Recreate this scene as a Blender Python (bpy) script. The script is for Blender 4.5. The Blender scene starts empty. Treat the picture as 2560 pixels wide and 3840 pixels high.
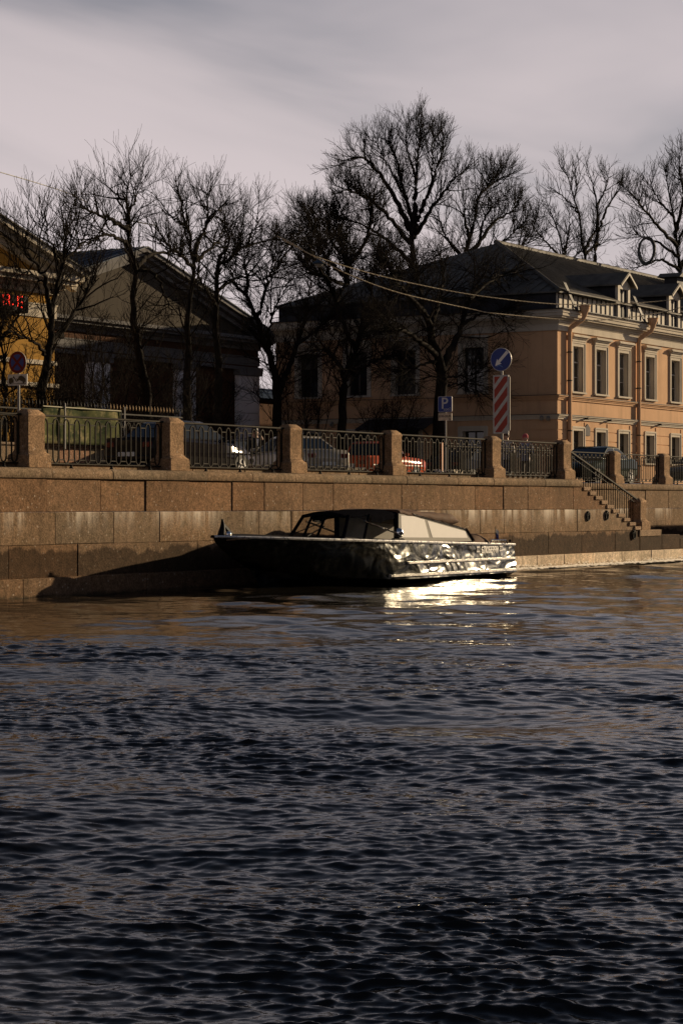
import bpy, math, random
import numpy as np
from mathutils import Vector, Matrix

sc = bpy.context.scene
COL = sc.collection
R = math.radians
random.seed(7)

# ------------------------------------------------------------------ camera
# world: X runs along the quay (to the right), Y inland, Z up, water at z = 0
FPX, HORIZ, HEYE = 8250.0, 1889.0, 1.78
ALPHA = math.atan(4970 / FPX)
CA, SA = math.cos(ALPHA), math.sin(ALPHA)
cam = bpy.data.cameras.new('camera')
cam.sensor_fit = 'VERTICAL'; cam.sensor_height = 36; cam.sensor_width = 24
cam.lens = FPX / 3840 * 36
cam.shift_y = -31 / 3840
cam.clip_end = 4000
cam_ob = bpy.data.objects.new('camera', cam)
COL.objects.link(cam_ob)
cam_ob.location = (0, 0, HEYE)
cam_ob.rotation_euler = (R(90), 0, -(R(90) - ALPHA))
sc.camera = cam_ob

# ------------------------------------------------------------------ light
SUN_AZ = R(110.5)      # clockwise from +Y
SUN_EL = R(14.0)
SDIR = Vector((math.sin(SUN_AZ) * math.cos(SUN_EL), math.cos(SUN_AZ) * math.cos(SUN_EL), math.sin(SUN_EL)))
sun = bpy.data.lights.new('sun', 'SUN')
sun.energy = 5.0; sun.angle = R(0.55); sun.color = (1.0, 0.77, 0.49)
sun_ob = bpy.data.objects.new('sun', sun); COL.objects.link(sun_ob)
sun_ob.rotation_euler = (-SDIR).to_track_quat('-Z', 'Y').to_euler()
sun_ob.location = SDIR * 300

world = bpy.data.worlds.new('World'); sc.world = world; world.use_nodes = True
wn = world.node_tree; wl = wn.links
bgn = wn.nodes['Background']
sky = wn.nodes.new('ShaderNodeTexSky'); sky.sky_type = 'NISHITA'; sky.sun_disc = False
sky.sun_elevation = SUN_EL; sky.sun_rotation = SUN_AZ
sky.air_density = 1.0; sky.dust_density = 0.6; sky.ozone_density = 1.6
bgn.inputs[1].default_value = 0.051
tc = wn.nodes.new('ShaderNodeTexCoord')
mp = wn.nodes.new('ShaderNodeMapping'); mp.vector_type = 'TEXTURE'; mp.inputs['Location'].default_value = (2.2, 8.1, .7); mp.inputs['Rotation'].default_value = (R(12), R(14), R(-35)); mp.inputs['Scale'].default_value = (1.2, .38, .16)
wl.new(tc.outputs['Generated'], mp.inputs[0])
cn = wn.nodes.new('ShaderNodeTexNoise'); cn.inputs['Scale'].default_value = 1.5; cn.inputs['Detail'].default_value = 5; cn.inputs['Roughness'].default_value = .5; cn.inputs['Distortion'].default_value = .7
wl.new(mp.outputs[0], cn.inputs[0])
cr = wn.nodes.new('ShaderNodeMapRange'); cr.inputs[1].default_value = .40; cr.inputs[2].default_value = .62; cr.inputs[3].default_value = .48; cr.inputs[4].default_value = 2.0
wl.new(cn.outputs[0], cr.inputs[0])
# thin cirrus veil: thicker along the longer path near the horizon, in every direction
sxyz = wn.nodes.new('ShaderNodeSeparateXYZ'); wl.new(tc.outputs['Generated'], sxyz.inputs[0])
def wm(op, a, b=0.0):
    nd = wn.nodes.new('ShaderNodeMath'); nd.operation = op
    for i_, v_ in ((0, a), (1, b)):
        if isinstance(v_, bpy.types.NodeSocket): wl.new(v_, nd.inputs[i_])
        else: nd.inputs[i_].default_value = v_
    return nd.outputs[0]
path = wm('DIVIDE', .30, wm('ADD', wm('MAXIMUM', sxyz.outputs[2], 0.0), .10))
path = wm('POWER', path, 4.0)
thick = wm('SUBTRACT', 1.0, wm('POWER', 2.718, wm('MULTIPLY', wm('MULTIPLY', path, cr.outputs[0]), -1.0)))
tint = wn.nodes.new('ShaderNodeMix'); tint.data_type = 'RGBA'; tint.blend_type = 'MULTIPLY'; tint.inputs[0].default_value = 1
wl.new(sky.outputs[0], tint.inputs[6]); tint.inputs[7].default_value = (.52, .52, .57, 1)
veil = wn.nodes.new('ShaderNodeMix'); veil.data_type = 'RGBA'
wl.new(thick, veil.inputs[0]); wl.new(tint.outputs[2], veil.inputs[6]); veil.inputs[7].default_value = (10.5, 9.2, 9.35, 1)
wl.new(veil.outputs[2], bgn.inputs[0])

vs = sc.view_settings
vs.view_transform = 'Standard'; vs.look = 'None'; vs.gamma = 1; vs.exposure = 0.30; vs.use_curve_mapping = False
sc.cycles.max_bounces = 6
sc.cycles.sample_clamp_indirect = 6
sc.cycles.sample_clamp_direct = 0

# ------------------------------------------------------------------ helpers
def at(px, py, b):
    r = (px - 1280) / FPX
    a = b * (CA + SA * r) / (SA - CA * r)
    yd = CA * a + SA * b
    return Vector((a, b, HEYE + (HORIZ - py) * yd / FPX))
def at_a(px, py, a):
    r = (px - 1280) / FPX
    b = a * (SA - CA * r) / (CA + SA * r)
    yd = CA * a + SA * b
    return Vector((a, b, HEYE + (HORIZ - py) * yd / FPX))

ORG = {}
class MB:
    def __init__(s): s.v = []; s.f = []; s.m = []
    def add(s, vs, fs, mi=0):
        o = len(s.v); s.v += [tuple(p) for p in vs]
        for f in fs: s.f.append(tuple(i + o for i in f)); s.m.append(mi)
        return s
    def box(s, x0, x1, y0, y1, z0, z1, mi=0):
        return s.add([(x0,y0,z0),(x1,y0,z0),(x1,y1,z0),(x0,y1,z0),(x0,y0,z1),(x1,y0,z1),(x1,y1,z1),(x0,y1,z1)],
              [(0,3,2,1),(4,5,6,7),(0,1,5,4),(1,2,6,5),(2,3,7,6),(3,0,4,7)], mi)
    def cbox(s, x0, x1, y0, y1, z0, z1, c=.012, mi=0):
        X, Y, Z = (x0,x1), (y0,y1), (z0,z1)
        vs = []; idx = {}
        for i in (0,1):
            for j in (0,1):
                for k in (0,1):
                    sx, sy, sz = (1,-1)[i], (1,-1)[j], (1,-1)[k]
                    for ax in range(3):
                        p = [X[i]+sx*c, Y[j]+sy*c, Z[k]+sz*c]
                        p[ax] = (X[i], Y[j], Z[k])[ax]
                        idx[i,j,k,ax] = len(vs); vs.append(p)
        fs = []
        for ax in range(3):
            u, w = (ax+1)%3, (ax+2)%3
            for e in (0,1):
                q = []
                for (p, r_) in ((0,0),(1,0),(1,1),(0,1)):
                    t = [0,0,0]; t[ax]=e; t[u]=p; t[w]=r_; q.append(idx[t[0],t[1],t[2],ax])
                fs.append(q if e else q[::-1])
            # edges parallel to ax
            for p in (0,1):
                for r_ in (0,1):
                    a0=[0,0,0]; a0[u]=p; a0[w]=r_; a1=list(a0); a1[ax]=1
                    q=[idx[a0[0],a0[1],a0[2],u], idx[a1[0],a1[1],a1[2],u], idx[a1[0],a1[1],a1[2],w], idx[a0[0],a0[1],a0[2],w]]
                    fs.append(q if (p ^ r_) else q[::-1])
        for i in (0,1):
            for j in (0,1):
                for k in (0,1):
                    q=[idx[i,j,k,0],idx[i,j,k,1],idx[i,j,k,2]]
                    fs.append(q if (i+j+k)%2 else q[::-1])
        return s.add(vs, fs, mi)
    def tube(s, pts, r, n=6, caps=True, mi=0):
        pts = [Vector(p) for p in pts]; m = len(pts)
        rr = r if isinstance(r, (list, tuple)) else [r]*m
        vs = []; fs = []; up = None
        for i, p in enumerate(pts):
            t = (pts[min(i+1,m-1)] - pts[max(i-1,0)])
            if t.length < 1e-9: t = Vector((0,0,1))
            t.normalize()
            if up is None:
                up = Vector((0,0,1)) if abs(t.z) < .9 else Vector((1,0,0))
            side = t.cross(up)
            if side.length < 1e-5: side = t.orthogonal()
            side.normalize(); up = side.cross(t)
            for k in range(n):
                a = 2*math.pi*k/n + math.pi/n
                vs.append(p + (side*math.cos(a) + up*math.sin(a))*rr[i])
        for i in range(m-1):
            for k in range(n):
                k2 = (k+1)%n
                fs.append((i*n+k, i*n+k2, (i+1)*n+k2, (i+1)*n+k))
        if caps:
            fs.append(tuple(range(n))[::-1]); fs.append(tuple((m-1)*n+k for k in range(n)))
        return s.add(vs, fs, mi)
    def ring(s, pts, r, n=5, mi=0):
        pts = [Vector(p) for p in pts]; m = len(pts)
        c = sum(pts, Vector())/m
        nrm = (pts[0]-c).cross(pts[m//4]-c).normalized()
        vs = []; fs = []
        for i, p in enumerate(pts):
            t = (pts[(i+1)%m]-pts[i-1]).normalized(); side = t.cross(nrm).normalized()
            for k in range(n):
                a = 2*math.pi*k/n
                vs.append(p + (side*math.cos(a)+nrm*math.sin(a))*r)
        for i in range(m):
            j = (i+1)%m
            for k in range(n):
                k2 = (k+1)%n
                fs.append((i*n+k, j*n+k, j*n+k2, i*n+k2))
        return s.add(vs, fs, mi)
    def loft(s, rings, mi=0, caps=True, closed=True):
        n = len(rings[0]); vs = [p for r_ in rings for p in r_]; fs = []
        for i in range(len(rings)-1):
            for k in range(n if closed else n-1):
                k2 = (k+1)%n
                fs.append((i*n+k, i*n+k2, (i+1)*n+k2, (i+1)*n+k))
        if caps:
            fs.append(tuple(range(n))[::-1]); fs.append(tuple((len(rings)-1)*n+k for k in range(n)))
        return s.add(vs, fs, mi)
    def prism(s, poly, axis, d0, d1, mi=0):
        def P(u, w, d):
            return {'x': (d,u,w), 'y': (u,d,w), 'z': (u,w,d)}[axis]
        return s.loft([[P(u,w,d0) for u,w in poly],[P(u,w,d1) for u,w in poly]], mi)
    def lathe(s, prof, c, n=12, mi=0):
        rings = []
        for r_, z in prof:
            rings.append([(c[0]+r_*math.cos(2*math.pi*k/n), c[1]+r_*math.sin(2*math.pi*k/n), c[2]+z) for k in range(n)])
        return s.loft(rings, mi)
    def xf(s, M):
        s.v = [tuple(M @ Vector(p)) for p in s.v]; return s
    def mesh(s, name, mats, org=(0,0,0), smooth=None):
        me = bpy.data.meshes.new(name)
        o = Vector(org)
        me.from_pydata([tuple(Vector(p)-o) for p in s.v], [], s.f)
        if not isinstance(mats, (list,tuple)): mats = [mats]
        for m_ in mats: me.materials.append(m_)
        if len(mats) > 1: me.polygons.foreach_set('material_index', s.m)
        import bmesh
        bm = bmesh.new(); bm.from_mesh(me)
        bmesh.ops.recalc_face_normals(bm, faces=bm.faces)
        bm.to_mesh(me); bm.free()
        if smooth:
            me.shade_smooth()
            me.set_sharp_from_angle(angle=R(smooth))
        return me
    def build(s, name, mats, parent=None, smooth=None):
        org = ORG.get(parent.name, (0,0,0)) if parent else None
        if parent is None:
            xs = np.array(s.v); org = Vector((float(xs[:,0].mean()), float(xs[:,1].mean()), float(xs[:,2].min())))
        me = s.mesh(name, mats, org, smooth)
        ob = bpy.data.objects.new(name, me); COL.objects.link(ob)
        if parent: ob.parent = parent
        else: ob.location = org
        ORG[ob.name] = Vector(org)
        return ob

def tag(o, label, cat, group=None):
    o['label'] = label; o['category'] = cat
    if group: o['group'] = group
    return o
def struct(o, label=None):
    o['kind'] = 'structure'
    if label: o['label'] = label
    return o
def thing(name, label, cat, loc=(0,0,0), group=None, rz=0):
    o = bpy.data.objects.new(name, None); COL.objects.link(o); o.location = loc; o.rotation_euler = (0,0,rz)
    o.empty_display_size = .3
    ORG[o.name] = Vector(loc) if rz == 0 else Vector((0,0,0))
    return tag(o, label, cat, group)
def inst(name, me, parent, loc, rot=(0,0,0), color=None):
    """child that shares mesh data; loc in world coordinates (parent unrotated)"""
    o = bpy.data.objects.new(name, me); COL.objects.link(o); o.parent = parent
    o.location = Vector(loc) - ORG[parent.name]; o.rotation_euler = rot
    if color: o.color = color
    return o

# ------------------------------------------------------------------ materials
class NT:
    def __init__(s, name):
        s.mat = bpy.data.materials.new(name); s.mat.use_nodes = True
        s.t = s.mat.node_tree; s.b = s.t.nodes['Principled BSDF']; s.out = s.t.nodes['Material Output']
    def n(s, kind, **kw):
        nd = s.t.nodes.new('ShaderNode' + kind)
        for k, v in kw.items():
            if k.startswith('i_'):
                k = k[2:]; k = int(k) if k.isdigit() else k.replace('_', ' ')
                if isinstance(v, bpy.types.NodeSocket): s.t.links.new(v, nd.inputs[k])
                else: nd.inputs[k].default_value = v
            else: setattr(nd, k, v)
        return nd
    def set(s, **kw):
        for k, v in kw.items():
            k = k.replace('_', ' ')
            if isinstance(v, bpy.types.NodeSocket): s.t.links.new(v, s.b.inputs[k])
            else: s.b.inputs[k].default_value = v
        return s
    def mix(s, f, a, b, blend='MIX'):
        nd = s.n('Mix', data_type='RGBA', blend_type=blend)
        for i, v in ((0, f), (6, a), (7, b)):
            if isinstance(v, bpy.types.NodeSocket): s.t.links.new(v, nd.inputs[i])
            else: nd.inputs[i].default_value = v if i == 0 or len(v) == 4 else (*v, 1)
        return nd.outputs[2]
    def math(s, op, a, b=0.0, clamp=False):
        nd = s.n('Math', operation=op, use_clamp=clamp)
        for i, v in ((0, a), (1, b)):
            if isinstance(v, bpy.types.NodeSocket): s.t.links.new(v, nd.inputs[i])
            else: nd.inputs[i].default_value = v
        return nd.outputs[0]
    def rng(s, v, a, b, c=0.0, d=1.0):
        nd = s.n('MapRange', i_1=a, i_2=b, i_3=c, i_4=d); s.t.links.new(v, nd.inputs[0]); return nd.outputs[0]
    def pos(s): return s.n('NewGeometry').outputs['Position']
    def mapped(s, v, scale):
        nd = s.n('Mapping'); s.t.links.new(v, nd.inputs[0]); nd.inputs['Scale'].default_value = scale; return nd.outputs[0]
    def noise(s, v, scale, detail=4, rough=.55):
        nd = s.n('TexNoise', i_Scale=scale, i_Detail=detail, i_Roughness=rough); s.t.links.new(v, nd.inputs['Vector']); return nd.outputs[0]
    def bump(s, h, strength=.3, dist=.02):
        nd = s.n('Bump', i_Strength=strength, i_Distance=dist); s.t.links.new(h, nd.inputs['Height'])
        s.t.links.new(nd.outputs[0], s.b.inputs['Normal'])

def plain(name, col, rough=.5, metal=0.0, var=.25, scale=6.0, spec=.5, bump=0.0):
    m = NT(name); p = m.pos()
    n1 = m.noise(p, scale, 5); f = m.rng(n1, .3, .7)
    c = m.mix(f, tuple(x*(1-var) for x in col), tuple(min(1,x*(1+var)) for x in col))
    m.set(Base_Color=c, Roughness=m.rng(n1, .3, .7, max(.02, rough-.08), min(1, rough+.08)), Metallic=metal)
    m.b.inputs['Specular IOR Level'].default_value = spec
    if bump: m.bump(m.noise(p, scale*6, 3), bump, .01)
    return m.mat

def granite(name, wall=False, tint=None):
    m = NT(name); p = m.pos()
    base = m.n('ObjectInfo').outputs['Color'] if tint is None else None
    if tint is not None:
        rg = m.n('RGB'); rg.outputs[0].default_value = (*tint, 1); base = rg.outputs[0]
    big = m.noise(p, .9, 4, .6); mid = m.noise(p, 7, 4, .6); fine = m.noise(p, 30, 3, .7)
    c = m.mix(1.0, base, m.n('ValToRGB').outputs[0], 'MULTIPLY') if False else base
    c = m.mix(m.rng(big, .3, .7), m.mix(1., c, (.80,.78,.76), 'MULTIPLY'), m.mix(1., c, (1.12,1.1,1.08), 'MULTIPLY'))
    c = m.mix(m.rng(mid, .3, .75), m.mix(1., c, (.66,.65,.64), 'MULTIPLY'), m.mix(1., c, (1.2,1.13,1.12), 'MULTIPLY'))
    c = m.mix(m.rng(fine, .36, .62), m.mix(1., c, (.60,.58,.56), 'MULTIPLY'), m.mix(1., c, (1.35,1.33,1.32), 'MULTIPLY'))
    vo = m.n('TexVoronoi', i_Scale=9.0); m.t.links.new(p, vo.inputs['Vector'])
    fleck = m.rng(vo.outputs['Distance'], .22, .12)
    gate = m.math('GREATER_THAN', m.noise(p, 5, 2), .53)
    c = m.mix(m.math('MULTIPLY', m.math('MULTIPLY', fleck, gate), .5), c, (.62,.52,.42))
    rough = .9
    if wall:
        sep = m.n('SeparateXYZ'); m.t.links.new(p, sep.inputs[0])
        z = sep.outputs[2]
        st = m.noise(m.mapped(p, (5.0, 1.0, .55)), 1.0, 5, .62)
        st2 = m.noise(m.mapped(p, (.55, 1.0, .1)), 1.0, 3, .6)
        # lime bleeding from the joint at 1.62 m, fading downwards
        down = m.rng(z, 1.63, 1.10, 1.0, 0.0); above = m.math('LESS_THAN', z, 1.625)
        lime = m.math('MULTIPLY', m.math('MULTIPLY', m.math('POWER', down, 1.7), above), m.math('MULTIPLY', m.rng(st, .40, .56), m.rng(st2, .42, .60)))
        longs = m.math('MULTIPLY', m.math('MULTIPLY', m.rng(m.noise(m.mapped(p, (1.7,1,.06)), 1.3, 4, .7), .66, .74), m.rng(z, 1.65, .55)), m.math('MULTIPLY', above, .6))
        longs = m.math('MULTIPLY', longs, m.rng(z, .35, .7))
        c = m.mix(m.math('MAXIMUM', m.math('MULTIPLY', lime, 1.0), m.math('MULTIPLY', longs, .8)), c, (.80,.71,.60))
        # brown run-off streaks
        run = m.rng(m.noise(m.mapped(p, (3.1,1,.16)), 1.1, 4, .6), .56, .72)
        c = m.mix(m.math('MULTIPLY', run, .45), c, (.07,.045,.028))
        # wet band above the footing
        edge = m.math('ADD', m.math('ADD', .36, m.math('MULTIPLY', m.noise(m.mapped(p, (.5,1,.1)), 1.0, 3, .5), .62)), m.math('MULTIPLY', m.noise(m.mapped(p, (2.2,1,.6)), 1.0, 4, .6), .5))
        wet = m.math('MULTIPLY', m.rng(m.math('SUBTRACT', edge, z), -.015, .05), m.math('GREATER_THAN', z, .392))
        c = m.mix(m.math('MULTIPLY', wet, .80), c, m.mix(1., c, (.16,.15,.14), 'MULTIPLY'))
        slime = m.math('MULTIPLY', m.rng(m.math('ADD', z, m.math('MULTIPLY', m.noise(p, 9, 4), .16)), .17, .09), .85)
        c = m.mix(slime, c, (.035,.03,.018))
        gr = m.rng(m.noise(p, 1.6, 5), .5, .68)
        c = m.mix(m.math('MULTIPLY', gr, .3), c, m.mix(1., c, (.55,.6,.5), 'MULTIPLY'))
        m.set(Roughness=.92)
    else:
        m.set(Roughness=rough)
    m.b.inputs['Specular IOR Level'].default_value = .06
    m.set(Base_Color=c)
    h = m.math('ADD', m.math('MULTIPLY', fine, .6), mid)
    m.bump(h, .55, .02)
    return m.mat

def plaster(name, col, dirt=.55):
    m = NT(name); p = m.pos()
    big = m.noise(p, .5, 5, .6); st = m.noise(m.mapped(p, (1.4, 1.4, .12)), 1.4, 5, .65); fine = m.noise(p, 30, 3)
    c = m.mix(m.rng(big, .3, .7), tuple(x*.86 for x in col), tuple(min(1, x*1.08) for x in col))
    c = m.mix(m.math('MULTIPLY', m.rng(st, .5, .75), dirt), c, tuple(x*.5 for x in col))
    pt = m.rng(m.noise(p, .22, 6, .7), .54, .66); c = m.mix(m.math('MULTIPLY', pt, .35), c, tuple(x*y for x, y in zip(col, (.72,.70,.66))))
    m.set(Base_Color=c, Roughness=.88); m.b.inputs['Specular IOR Level'].default_value = .06
    m.bump(fine, .25, .01)
    return m.mat

def seams(name, col, rough=.45, metal=.3):
    m = NT(name); p = m.pos()
    n1 = m.noise(p, 1.3, 5, .6)
    c = m.mix(m.rng(n1, .35, .7), tuple(x*.65 for x in col), tuple(min(1,x*1.25) for x in col))
    st = m.noise(m.mapped(p, (1,1,.3)), 4, 4)
    c = m.mix(m.rng(st, .55, .75, 0, .5), c, tuple(x*.45 for x in col))
    m.set(Base_Color=c, Roughness=m.rng(n1, .3, .7, rough-.1, rough+.12), Metallic=metal)
    m.b.inputs['Specular IOR Level'].default_value = .06
    m.bump(n1, .2, .03)
    return m.mat

def glass_dark(name, col=(.012,.014,.016), rough=.03):
    m = NT(name)
    n1 = m.noise(m.pos(), .8, 2)
    m.set(Base_Color=(*col,1), Roughness=rough); m.b.inputs['IOR'].default_value = 1.5
    m.b.inputs['Specular IOR Level'].default_value = .6
    m.bump(n1, .04, .05)
    return m.mat

def emit(name, col, s):
    m = NT(name); m.set(Base_Color=(*[c*.2 for c in col],1), Emission_Color=(*col,1), Emission_Strength=s); return m.mat

M = {}
M['granite_wall'] = granite('granite_wall', True)
M['granite'] = granite('granite')
M['granite_pier'] = granite('granite_pier', tint=(.31,.215,.13))
M['iron'] = plain('black_iron', (.016,.014,.012), .6, .0, .35, 20, .08)
M['iron_warm'] = plain('weathered_iron', (.030,.025,.018), .65, .0, .35, 20, .06)
M['gilt'] = plain('gilt', (.22,.13,.045), .6, .2, .25, 6, .2)
M['steel'] = plain('galvanised_steel', (.26,.25,.235), .55, .1, .25, 6, .15)
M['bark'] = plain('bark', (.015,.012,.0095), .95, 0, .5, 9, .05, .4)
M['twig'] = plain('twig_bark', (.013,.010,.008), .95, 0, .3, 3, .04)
M['salmon'] = plaster('salmon_plaster', (.61,.382,.225))
M['ochre'] = plaster('ochre_plaster', (.37,.205,.045))
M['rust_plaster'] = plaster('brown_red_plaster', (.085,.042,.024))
M['pilaster'] = plaster('pale_grey_plaster', (.80,.79,.82), .15)
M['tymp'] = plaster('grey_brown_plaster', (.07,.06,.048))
M['white_trim'] = plaster('white_trim', (.56,.50,.41), .45)
M['grey_trim'] = plaster('grey_trim', (.17,.165,.165), .3)
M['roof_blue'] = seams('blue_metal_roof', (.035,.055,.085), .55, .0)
M['roof_tan'] = seams('tan_metal_roof', (.115,.105,.09), .6, 0)  # one tan-grey metal for all slopes
M['attic_white'] = seams('attic_white_metal', (.55,.50,.42), .6, 0)
M['roof_dark'] = seams('dark_metal', (.04,.04,.045), .55, 0)
M['glass'] = glass_dark('window_glass')
M['glass_curtain'] = glass_dark('window_glass_curtain', (.085,.08,.068), .05); M['glass_dim'] = glass_dark('window_glass_dim', (.035,.038,.034), .04)
M['frame_dark'] = plain('dark_window_frame', (.05,.04,.032), .5)
M['frame_white'] = plain('white_window_frame', (.5,.46,.4), .5)
M['ground'] = plain('paving', (.16,.14,.12), .85, 0, .3, 1.5)
M['asphalt'] = plain('asphalt', (.05,.05,.05), .85, 0, .3, 3)

# ------------------------------------------------------------------ water
WALL_B = 26.3
def build_water():
    rs = [5.2]
    while rs[-1] < 150: rs.append(rs[-1] * (1.0014 if rs[-1] < 30 else 1.003))
    rs = np.array(rs); nr = len(rs)
    ths = np.linspace(-.20, .20, 400); nc = len(ths)
    fw = np.array([CA, SA]); rt = np.array([SA, -CA])
    RR, TT = np.meshgrid(rs, np.tan(ths), indexing='ij')
    # curve the rows slightly so that the grid is not aligned with the picture
    X = RR * fw[0] + RR * TT * rt[0]; Y = RR * fw[1] + RR * TT * rt[1]
    rng = np.random.default_rng(5)
    H = np.zeros_like(X); DX = np.zeros_like(X); DY = np.zeros_like(X)
    sp = np.where(RR < 30, RR*.0014, RR*.003)
    wind = math.atan2(SA, CA) + R(172)
    # gust patches
    def lump(x, y, sc_, seed):
        g = np.random.default_rng(seed); o = np.zeros_like(x)
        for i in range(7):
            a = g.uniform(0, 2*math.pi); k = 2*math.pi/(sc_*g.uniform(.6,1.6)); ph = g.uniform(0, 6.28)
            o += np.sin(k*(x*math.cos(a)+y*math.sin(a))+ph)
        return o/3.0
    gust = np.clip(.85 + .45*lump(X, Y, 7.0, 3), .35, 1.6)
    shelter = np.clip((27.0 - Y)/7.0, .55, 1.0)   # calmer water in the lee of the wall
    gust2 = shelter*np.clip(.9 + .7*lump(X, Y, 4.5, 9), .2, 1.9)
    for i in range(230):
        if i < 160: lam = math.exp(rng.uniform(math.log(.04), math.log(.14))); slope = .0245
        elif i < 210: lam = math.exp(rng.uniform(math.log(.14), math.log(.50))); slope = .026
        else: lam = math.exp(rng.uniform(math.log(.50), math.log(4.0))); slope = .021
        th = wind + (R(15) if rng.random() < .5 else R(-13)) + rng.normal(0, .32 if lam < .8 else .55)
        k = 2*math.pi/lam
        slope *= rng.uniform(.5, 1.4)
        A = slope/k
        fade = np.clip((lam/sp - 1.8)/1.8, 0, 1)
        amp = A*fade*(gust2 if lam < .14 else gust if lam < .8 else 1.0)
        ph = k*(X*math.cos(th)+Y*math.sin(th)) + rng.uniform(0, 6.28)
        ph = ph + .7*np.sin(.9*(X*math.sin(th)-Y*math.cos(th))/max(lam,.4)*.35 + i)
        H += amp*np.sin(ph)
        DX += amp*.8*math.cos(th)*np.cos(ph); DY += amp*.8*math.sin(th)*np.cos(ph)
    V = np.stack([X+DX, Y+DY, H], -1).reshape(-1, 3)
    idx = np.arange(nr*nc).reshape(nr, nc)
    # keep only what lies on the river side of the walls
    Fq = np.stack([idx[:-1,:-1], idx[:-1,1:], idx[1:,1:], idx[1:,:-1]], -1).reshape(-1, 4)
    keep = (Y[:-1,:-1].reshape(-1) < 31.5)
    Fq = Fq[keep]
    used = np.zeros(len(V), bool); used[Fq.reshape(-1)] = True
    remap = np.cumsum(used)-1
    V = V[used]; Fq = remap[Fq]
    base = len(V)
    V = np.concatenate([V, np.array([[-600,-600,-.28],[900,-600,-.28],[900,31,-.28],[-600,31,-.28]])])
    Fq = np.concatenate([Fq, np.array([[base,base+1,base+2,base+3]])])
    me = bpy.data.meshes.new('water')
    me.vertices.add(len(V)); me.vertices.foreach_set('co', V.astype(np.float32).ravel())
    me.loops.add(Fq.size); me.loops.foreach_set('vertex_index', Fq.astype(np.int32).ravel())
    me.polygons.add(len(Fq)); me.polygons.foreach_set('loop_start', np.arange(0, Fq.size, 4, dtype=np.int32))
    me.polygons.foreach_set('use_smooth', np.ones(len(Fq), bool))
    me.update(calc_edges=True); me.validate()
    m = NT('river_water'); p = m.pos()
    m.set(Base_Color=(.010,.0085,.006,1), Roughness=.004); m.b.inputs['IOR'].default_value = 1.33
    mpn = m.n('Mapping', vector_type='TEXTURE'); m.t.links.new(p, mpn.inputs[0])
    mpn.inputs['Rotation'].default_value = (0, 0, math.atan2(SA, CA)); mpn.inputs['Scale'].default_value = (1.0, 2.2, 1.0)
    n1 = m.noise(mpn.outputs[0], 9.0, 5, .68)
    m.bump(n1, .14, .022)
    me.materials.append(m.mat)
    o = bpy.data.objects.new('water', me); COL.objects.link(o)
    return struct(o, 'dark rippled river water')
build_water()

# ------------------------------------------------------------------ ground behind the quay
GZ = 2.50
STA0, STA1, BACK_B = 55.9, 80.0, 30.3
g = MB()
def quad(mb, x0, x1, y0, y1, z): mb.add([(x0,y0,z),(x1,y0,z),(x1,y1,z),(x0,y1,z)], [(0,1,2,3)])
quad(g, -500, STA0, WALL_B+.5, BACK_B+.5, GZ); quad(g, -500, 1200, BACK_B+.5, 1500, GZ); quad(g, STA1, 1200, WALL_B+.5, BACK_B+.5, GZ)
struct(g.build('ground', M['ground']))
rd = MB(); quad(rd, -500, 900, 32.5, 39.2, GZ+.004); struct(rd.build('road', M['asphalt']))

# ------------------------------------------------------------------ quay wall
rw = random.Random(11)
def stone_col(kind):
    base = {'coping': (.345,.265,.178), 'red': (.315,.205,.122), 'tan': (.33,.245,.160), 'low': (.30,.205,.128), 'foot': (.98,.84,.64)}[kind]  # foot: sun and water-caustic brightness painted into the stone colour
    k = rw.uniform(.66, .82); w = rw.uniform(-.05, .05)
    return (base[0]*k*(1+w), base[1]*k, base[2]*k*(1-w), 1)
quay = thing('quay_wall', 'long granite embankment wall with pale stains above the water', 'wall', (44, WALL_B, 0))
def zs(a):   # line of the stair string on the front wall
    return 2.47 if a < 56.75 else 2.26 - .128/.40*(a-56.87)
def block(a0, a1, z0, z1, kind, b0=WALL_B, depth=.6, c=.007, parent=quay, name='granite_block'):
    mb = MB(); j = .003
    mb.cbox(a0+j, a1-j, b0 + rw.uniform(-.014,.014), b0+depth, z0+.002, z1-.002, rw.uniform(.004,.016))
    o = mb.build(name, M['granite_wall'], parent); o.color = stone_col(kind)
    return o
def clipped(a0, a1, z0, z1, kind):
    # stone whose top follows the stair string
    pts = [(a0+.006, z0+.005), (a1-.006, z0+.005)]
    top = []
    n = 8
    for i in range(n+1):
        a = a1-.006 + (a0-a1+.012)*i/n
        top.append((a, max(z0+.006, min(z1-.005, zs(a)-.03))))
    mb = MB(); mb.prism(pts+top, 'y', WALL_B+rw.uniform(-.006,.006), WALL_B+.55)
    o = mb.build('granite_block', M['granite_wall'], quay); o.color = stone_col(kind)
def course(z0, z1, kind, a0, a1, lmin, lmax, b0=WALL_B, clip=False, parent=quay):
    a = a0
    while a < a1-.05:
        L = rw.uniform(lmin, lmax); e = a+L
        if a1-e < lmin*.6: e = a1
        if clip and e > 56.6:
            if zs(a) > z0+.04: clipped(a, e, z0, z1, kind)
        else: block(a, e, z0, z1, kind, b0, parent=parent)
        a = e
course(1.62, 2.25, 'red', 24, 58.6, 1.25, 2.1, clip=True)
course(1.00, 1.62, 'tan', 24.7, 60.6, 1.3, 2.2, clip=True)
course(.38, 1.00, 'low', 24.3, 62.6, 1.5, 2.4, clip=False)
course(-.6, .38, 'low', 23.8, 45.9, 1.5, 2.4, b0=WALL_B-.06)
course(-.6, .38, 'foot', 45.9, 82, 1.5, 2.4, b0=WALL_B-.06)
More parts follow.
